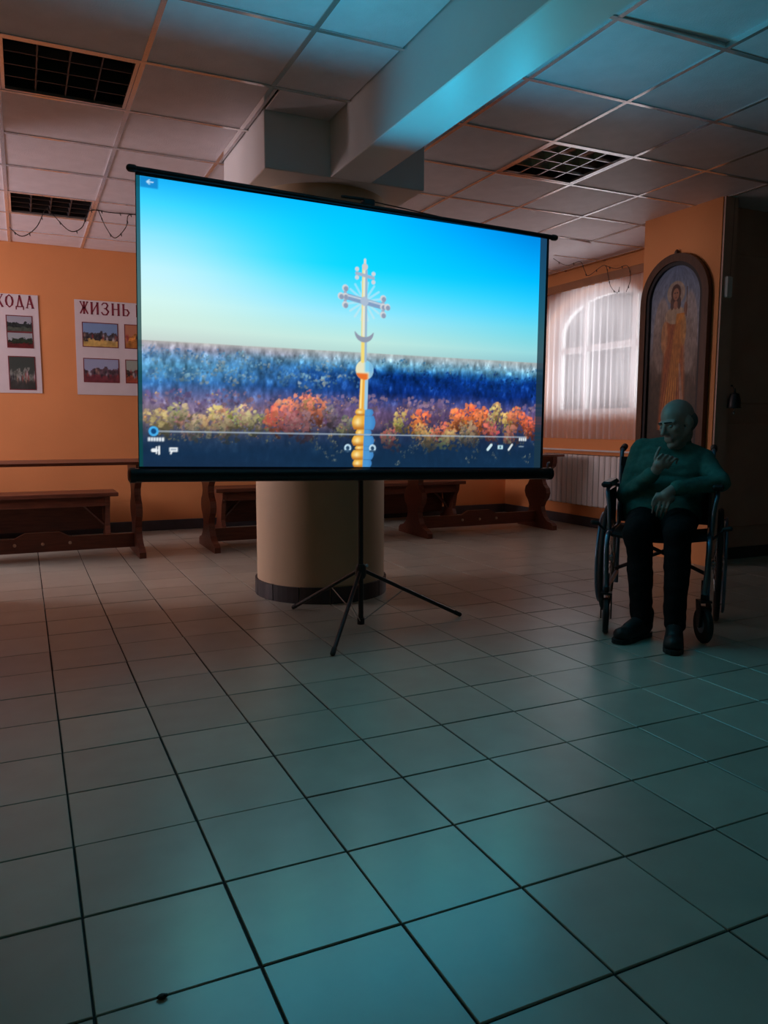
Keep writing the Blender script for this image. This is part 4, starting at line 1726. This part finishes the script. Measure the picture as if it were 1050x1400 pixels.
def fold(me, amp, sc, stretch=(1, 1, 1), seed=0.0):
    for v in me.vertices:
        p = Vector((v.co.x * sc * stretch[0] + seed, v.co.y * sc * stretch[1], v.co.z * sc * stretch[2]))
        k = mnoise.noise(p) + .5 * mnoise.noise(p * 2.1)
        v.co += v.normal * amp * k


PELV = (0.0, .10, .575)
SH_R, EL_R, WR_R = (.124, .055, .893), (.185, .150, .665), (.038, .300, .795)
SH_L, EL_L, WR_L = (-.185, .060, .855), (-.272, .235, .750), (-.062, .345, .722)
HEADC = Vector((-.052, .115, 1.045))
HM = Matrix.Rotation(math.radians(-40), 3, 'Z') @ Matrix.Rotation(math.radians(-16), 3, 'X') @ Matrix.Rotation(math.radians(5), 3, 'Y')


def hp(x, y, z):
    return HEADC + HM @ Vector((x, y, z))


def torso_arms(bm, g, sleeves=True):
    # g: growth of the radii
    capsule(bm, (.075, .115, .585), (-.075, .115, .585), .125 + g, .125 + g)
    capsule(bm, (.085, .17, .58), (-.075, .17, .58), .10 + g, .10 + g)
    capsule(bm, (.065, .105, .69), (-.085, .10, .69), .125 + g, .125 + g)
    capsule(bm, (.055, .085, .79), (-.115, .085, .785), .112 + g, .112 + g)
    capsule(bm, (.060, .065, .86), (-.135, .065, .835), .088 + g, .088 + g)
    capsule(bm, (.115, .055, .905), (-.055, .06, .905), .058 + g, .070 + g)
    capsule(bm, (-.18, .06, .857), (-.055, .06, .905), .058 + g, .070 + g)
    capsule(bm, SH_R, EL_R, .058 + g, .048 + g)
    capsule(bm, SH_L, EL_L, .058 + g, .048 + g)
    k = .90 if sleeves else 1.0
    for e, w in ((EL_R, WR_R), (EL_L, WR_L)):
        e, w = Vector(e), Vector(w)
        capsule(bm, e, e + (w - e) * k, .046 + g, (.037 if sleeves else .026) + g)


def legs(bm, g):
    for s, hip, kn, an in ((1, (.085, .11, .545), (.092, .475, .515), (.055, .515, .10)), (-1, (-.085, .11, .545), (-.095, .50, .515), (-.100, .575, .10))):
        capsule(bm, hip, kn, .088 + g, .066 + g)
        mid = (Vector(kn) + Vector(an)) / 2 + Vector((0, -.02, .05))
        capsule(bm, kn, mid, .062 + g, .056 + g)
        capsule(bm, mid, an, .056 + g, .046 + g)


def fingers(bm, base, tips, r=.0085):
    for pts in tips:
        pts = [Vector(p) for p in pts]
        for k in range(len(pts) - 1):
            capsule(bm, pts[k], pts[k + 1], r * (1 - .1 * k), r * (1 - .1 * (k + 1)), 10)


body = bmn()
torso_arms(body, -.016, False)
legs(body, -.016)
for an, toe in (((.055, .515, .09), (.135, .64, .04)), ((-.100, .575, .09), (-.103, .72, .04))):
    capsule(body, an, toe, .034, .026)
    ball(body, (an[0], an[1] - .02, .045), .034)
# head
cap = lambda a, b, r0, r1: capsule(body, hp(*a), hp(*b), r0, r1)
ball(body, hp(0, -.016, .032), (.074, .094, .086), HM, 24, 16)
ball(body, hp(0, .030, -.025), (.058, .060, .084), HM, 20, 14)
for s in (-1, 1):
    cap((s * .050, -.002, -.045), (s * .012, .062, -.098), .024, .020)
    ball(body, hp(s * .040, .058, -.014), .021)
    ball(body, hp(s * .010, .093, -.032), .0085)
    ball(body, hp(s * .066, -.012, -.010), .022)
    ball(body, hp(s * .074, -.010, -.004), (.011, .022, .034), HM @ Matrix.Rotation(s * .35, 3, 'Z'))
    cap((s * .012, .082, .020), (s * .045, .068, .018), .012, .010)
ball(body, hp(0, .070, -.102), .020)
cap((0, .086, .012), (0, .110, -.026), .0085, .0135)
cap((-.020, .083, -.062), (.020, .083, -.062), .0075, .0075)
cap((-.016, .081, -.074), (.016, .081, -.074), .0080, .0080)
capsule(body, hp(0, -.025, -.06), (-.052, .055, .92), .052, .056)
capsule(body, hp(0, .010, -.09), (-.052, .075, .91), .040, .050)
# right hand, loosely closed below the chin
capsule(body, WR_R, (.004, .315, .845), .026, .031)
capsule(body, (.020, .318, .835), (-.022, .312, .850), .026, .026)
kn = [((.018 - .021 * k, .338 - .004 * k, .872 - .006 * k)) for k in range(4)]
tips = []
for k, q in enumerate(kn):
    L = (.030, .034, .032, .026)[k]
    q = Vector(q)
    tips.append([(q.x * .6, q.y - .02, q.z - .03), q, q + Vector((-.016, -.006, L * .55)), q + Vector((-.026, -.034, L * .45)), q + Vector((-.018, -.044, L * .45 - .024))])
fingers(body, None, tips, .0092)
fingers(body, None, [[(.026, .305, .835), (.034, .316, .868), (.024, .312, .900), (.014, .305, .922)]], .0100)
# left hand hanging from the wrist over the lap
capsule(body, WR_L, (-.028, .372, .690), .026, .030)
capsule(body, (-.045, .372, .672), (.002, .376, .680), .024, .024)
tips = []
for k in range(4):
    q = Vector((-.046 + .0205 * k, .384, .662 + .004 * k))
    L = (.9, 1.05, 1.1, .95)[k]
    tips.append([(q.x, q.y - .010, q.z + .02), q, q + Vector((.008, .010, -.034 * L)), q + Vector((.016, .002, -.060 * L)), q + Vector((.018, -.012, -.080 * L))])
fingers(body, None, tips, .0092)
fingers(body, None, [[(-.012, .372, .70), (.016, .384, .688), (.030, .392, .664), (.034, .392, .640)]], .0100)
pb = remesh(body, .0048, 3, .4)
man = link('person', pb, M['skin'], None, True)
man.location = WO
man.rotation_euler = (0, 0, WA)
tag(man, 'bald seated man in green sweater, hand to chin, sitting in the wheelchair', 'person')
sw_bm = bmn()
torso_arms(sw_bm, .0, True)
capsule(sw_bm, (-.052, .058, .90), (-.054, .066, .945), .074, .062)
sm = remesh(sw_bm, .0075, 6, .5)
fold(sm, .0065, 11, (1, 1, 1.7), 3.0)
swe = link('sweater', sm, M['sweater'], man, True)
bm = bmn()
for e, w in ((EL_R, WR_R), (EL_L, WR_L)):
    e, w = Vector(e), Vector(w)
    bm2 = bmn()
    capsule(bm2, e + (w - e) * .84, e + (w - e) * .93, .0405, .0385, 16)
    part('cuff', bm2, M['sweater'], swe, True)
bm.free()
bm = bmn()
n = 28
cc = Vector((-.054, .066, .948))
ax1, ax2 = Vector((1, 0, 0)), Vector((0, .96, -.12))
tube(bm, [cc + ax1 * .060 * math.cos(2 * math.pi * k / n) + ax2 * .060 * math.sin(2 * math.pi * k / n) for k in range(n)], .013, 8, True)
part('collar', bm, M['sweater'], swe, True)
bm = bmn()
capsule(bm, (.085, .115, .545), (-.085, .115, .545), .095, .095)
legs(bm, .006)
tm = remesh(bm, .009, 6, .5)
fold(tm, .008, 10, (1, 1, 1.4), 9.0)
link('trousers', tm, M['trousers'], man, True)


def shoe(heel, toe):
    heel, toe = Vector(heel), Vector(toe)
    d = (toe - heel).normalized()
    sd = Vector((d.y, -d.x, 0))
    L = (toe - heel).length
    b = bmn()
    capsule(b, heel + d * .04 + Vector((0, 0, .055)), heel + d * (L - .045) + Vector((0, 0, .042)), .040, .033)
    capsule(b, heel + d * .045 + Vector((0, 0, .06)), heel + d * .05 + Vector((0, 0, .12)), .042, .048)
    capsule(b, heel + d * .07 + Vector((0, 0, .085)), heel + d * (L * .62) + Vector((0, 0, .055)), .038, .036)
    for s in (-1, 1):
        capsule(b, heel + d * .06 + sd * s * .012 + Vector((0, 0, .040)), heel + d * (L - .055) + sd * s * .016 + Vector((0, 0, .038)), .030, .030)
    u = link('shoe', remesh(b, .006, 5, .5), M['shoe'], man, True)
    b = bmn()
    outl = []
    prof = [(0, .018), (.02, .030), (.07, .034), (.14, .036), (.20, .046), (.25, .044), (.285, .030), (.30, .010)]
    kx = L / .30
    for t, w in prof:
        outl.append(heel + d * t * kx + sd * w)
    for t, w in reversed(prof):
        outl.append(heel + d * t * kx - sd * w)
    prism(b, [(p.x, p.y) for p in outl], 'Z', 0.002, .022)
    part('sole', b, M['rubber'], u)
    for k in range(4):
        b = bmn()
        c0 = heel + d * (L * (.42 + .075 * k)) + Vector((0, 0, .098 - .009 * k))
        tube(b, [c0 - sd * .022, c0 + Vector((0, 0, .006)), c0 + sd * .022], .003, 6)
        part('lace', b, M['black'], u)


shoe((.020, .455, 0), (.155, .700, 0))
shoe((-.098, .495, 0), (-.105, .785, 0))
bm = bmn()
ball(bm, hp(0, -.036, -.004), (.0785, .080, .066), HM, 28, 18)
part('hair', bm, M['hair'], man, True)
for s in (-1, 1):
    bm = bmn()
    ball(bm, hp(s * .029, .0745, .001), (.0125, .0115, .0095), HM, 14, 10)
    e = part('eye', bm, M['eye'], man, True)
    bm = bmn()
    capsule(bm, hp(s * .012, .094, .024), hp(s * .044, .080, .022), .0042, .003, 8)
    part('eyebrow', bm, M['brow'], man, True)

# ================================================================== A CRUMB ON THE FLOOR
bm = bmn()
ball(bm, (0, 0, .004), (.011, .006, .004), None, 10, 6)
for v in bm.verts:
    v.co += Vector((random.uniform(-.0012, .0012), random.uniform(-.0012, .0012), 0))
cb = part('floor_crumb', bm, M['rubber'], None, True)
cb.location = (.182, 1.328, .0005)
tag(cb, 'tiny dark crumb on a floor joint near the bottom left', 'crumb')
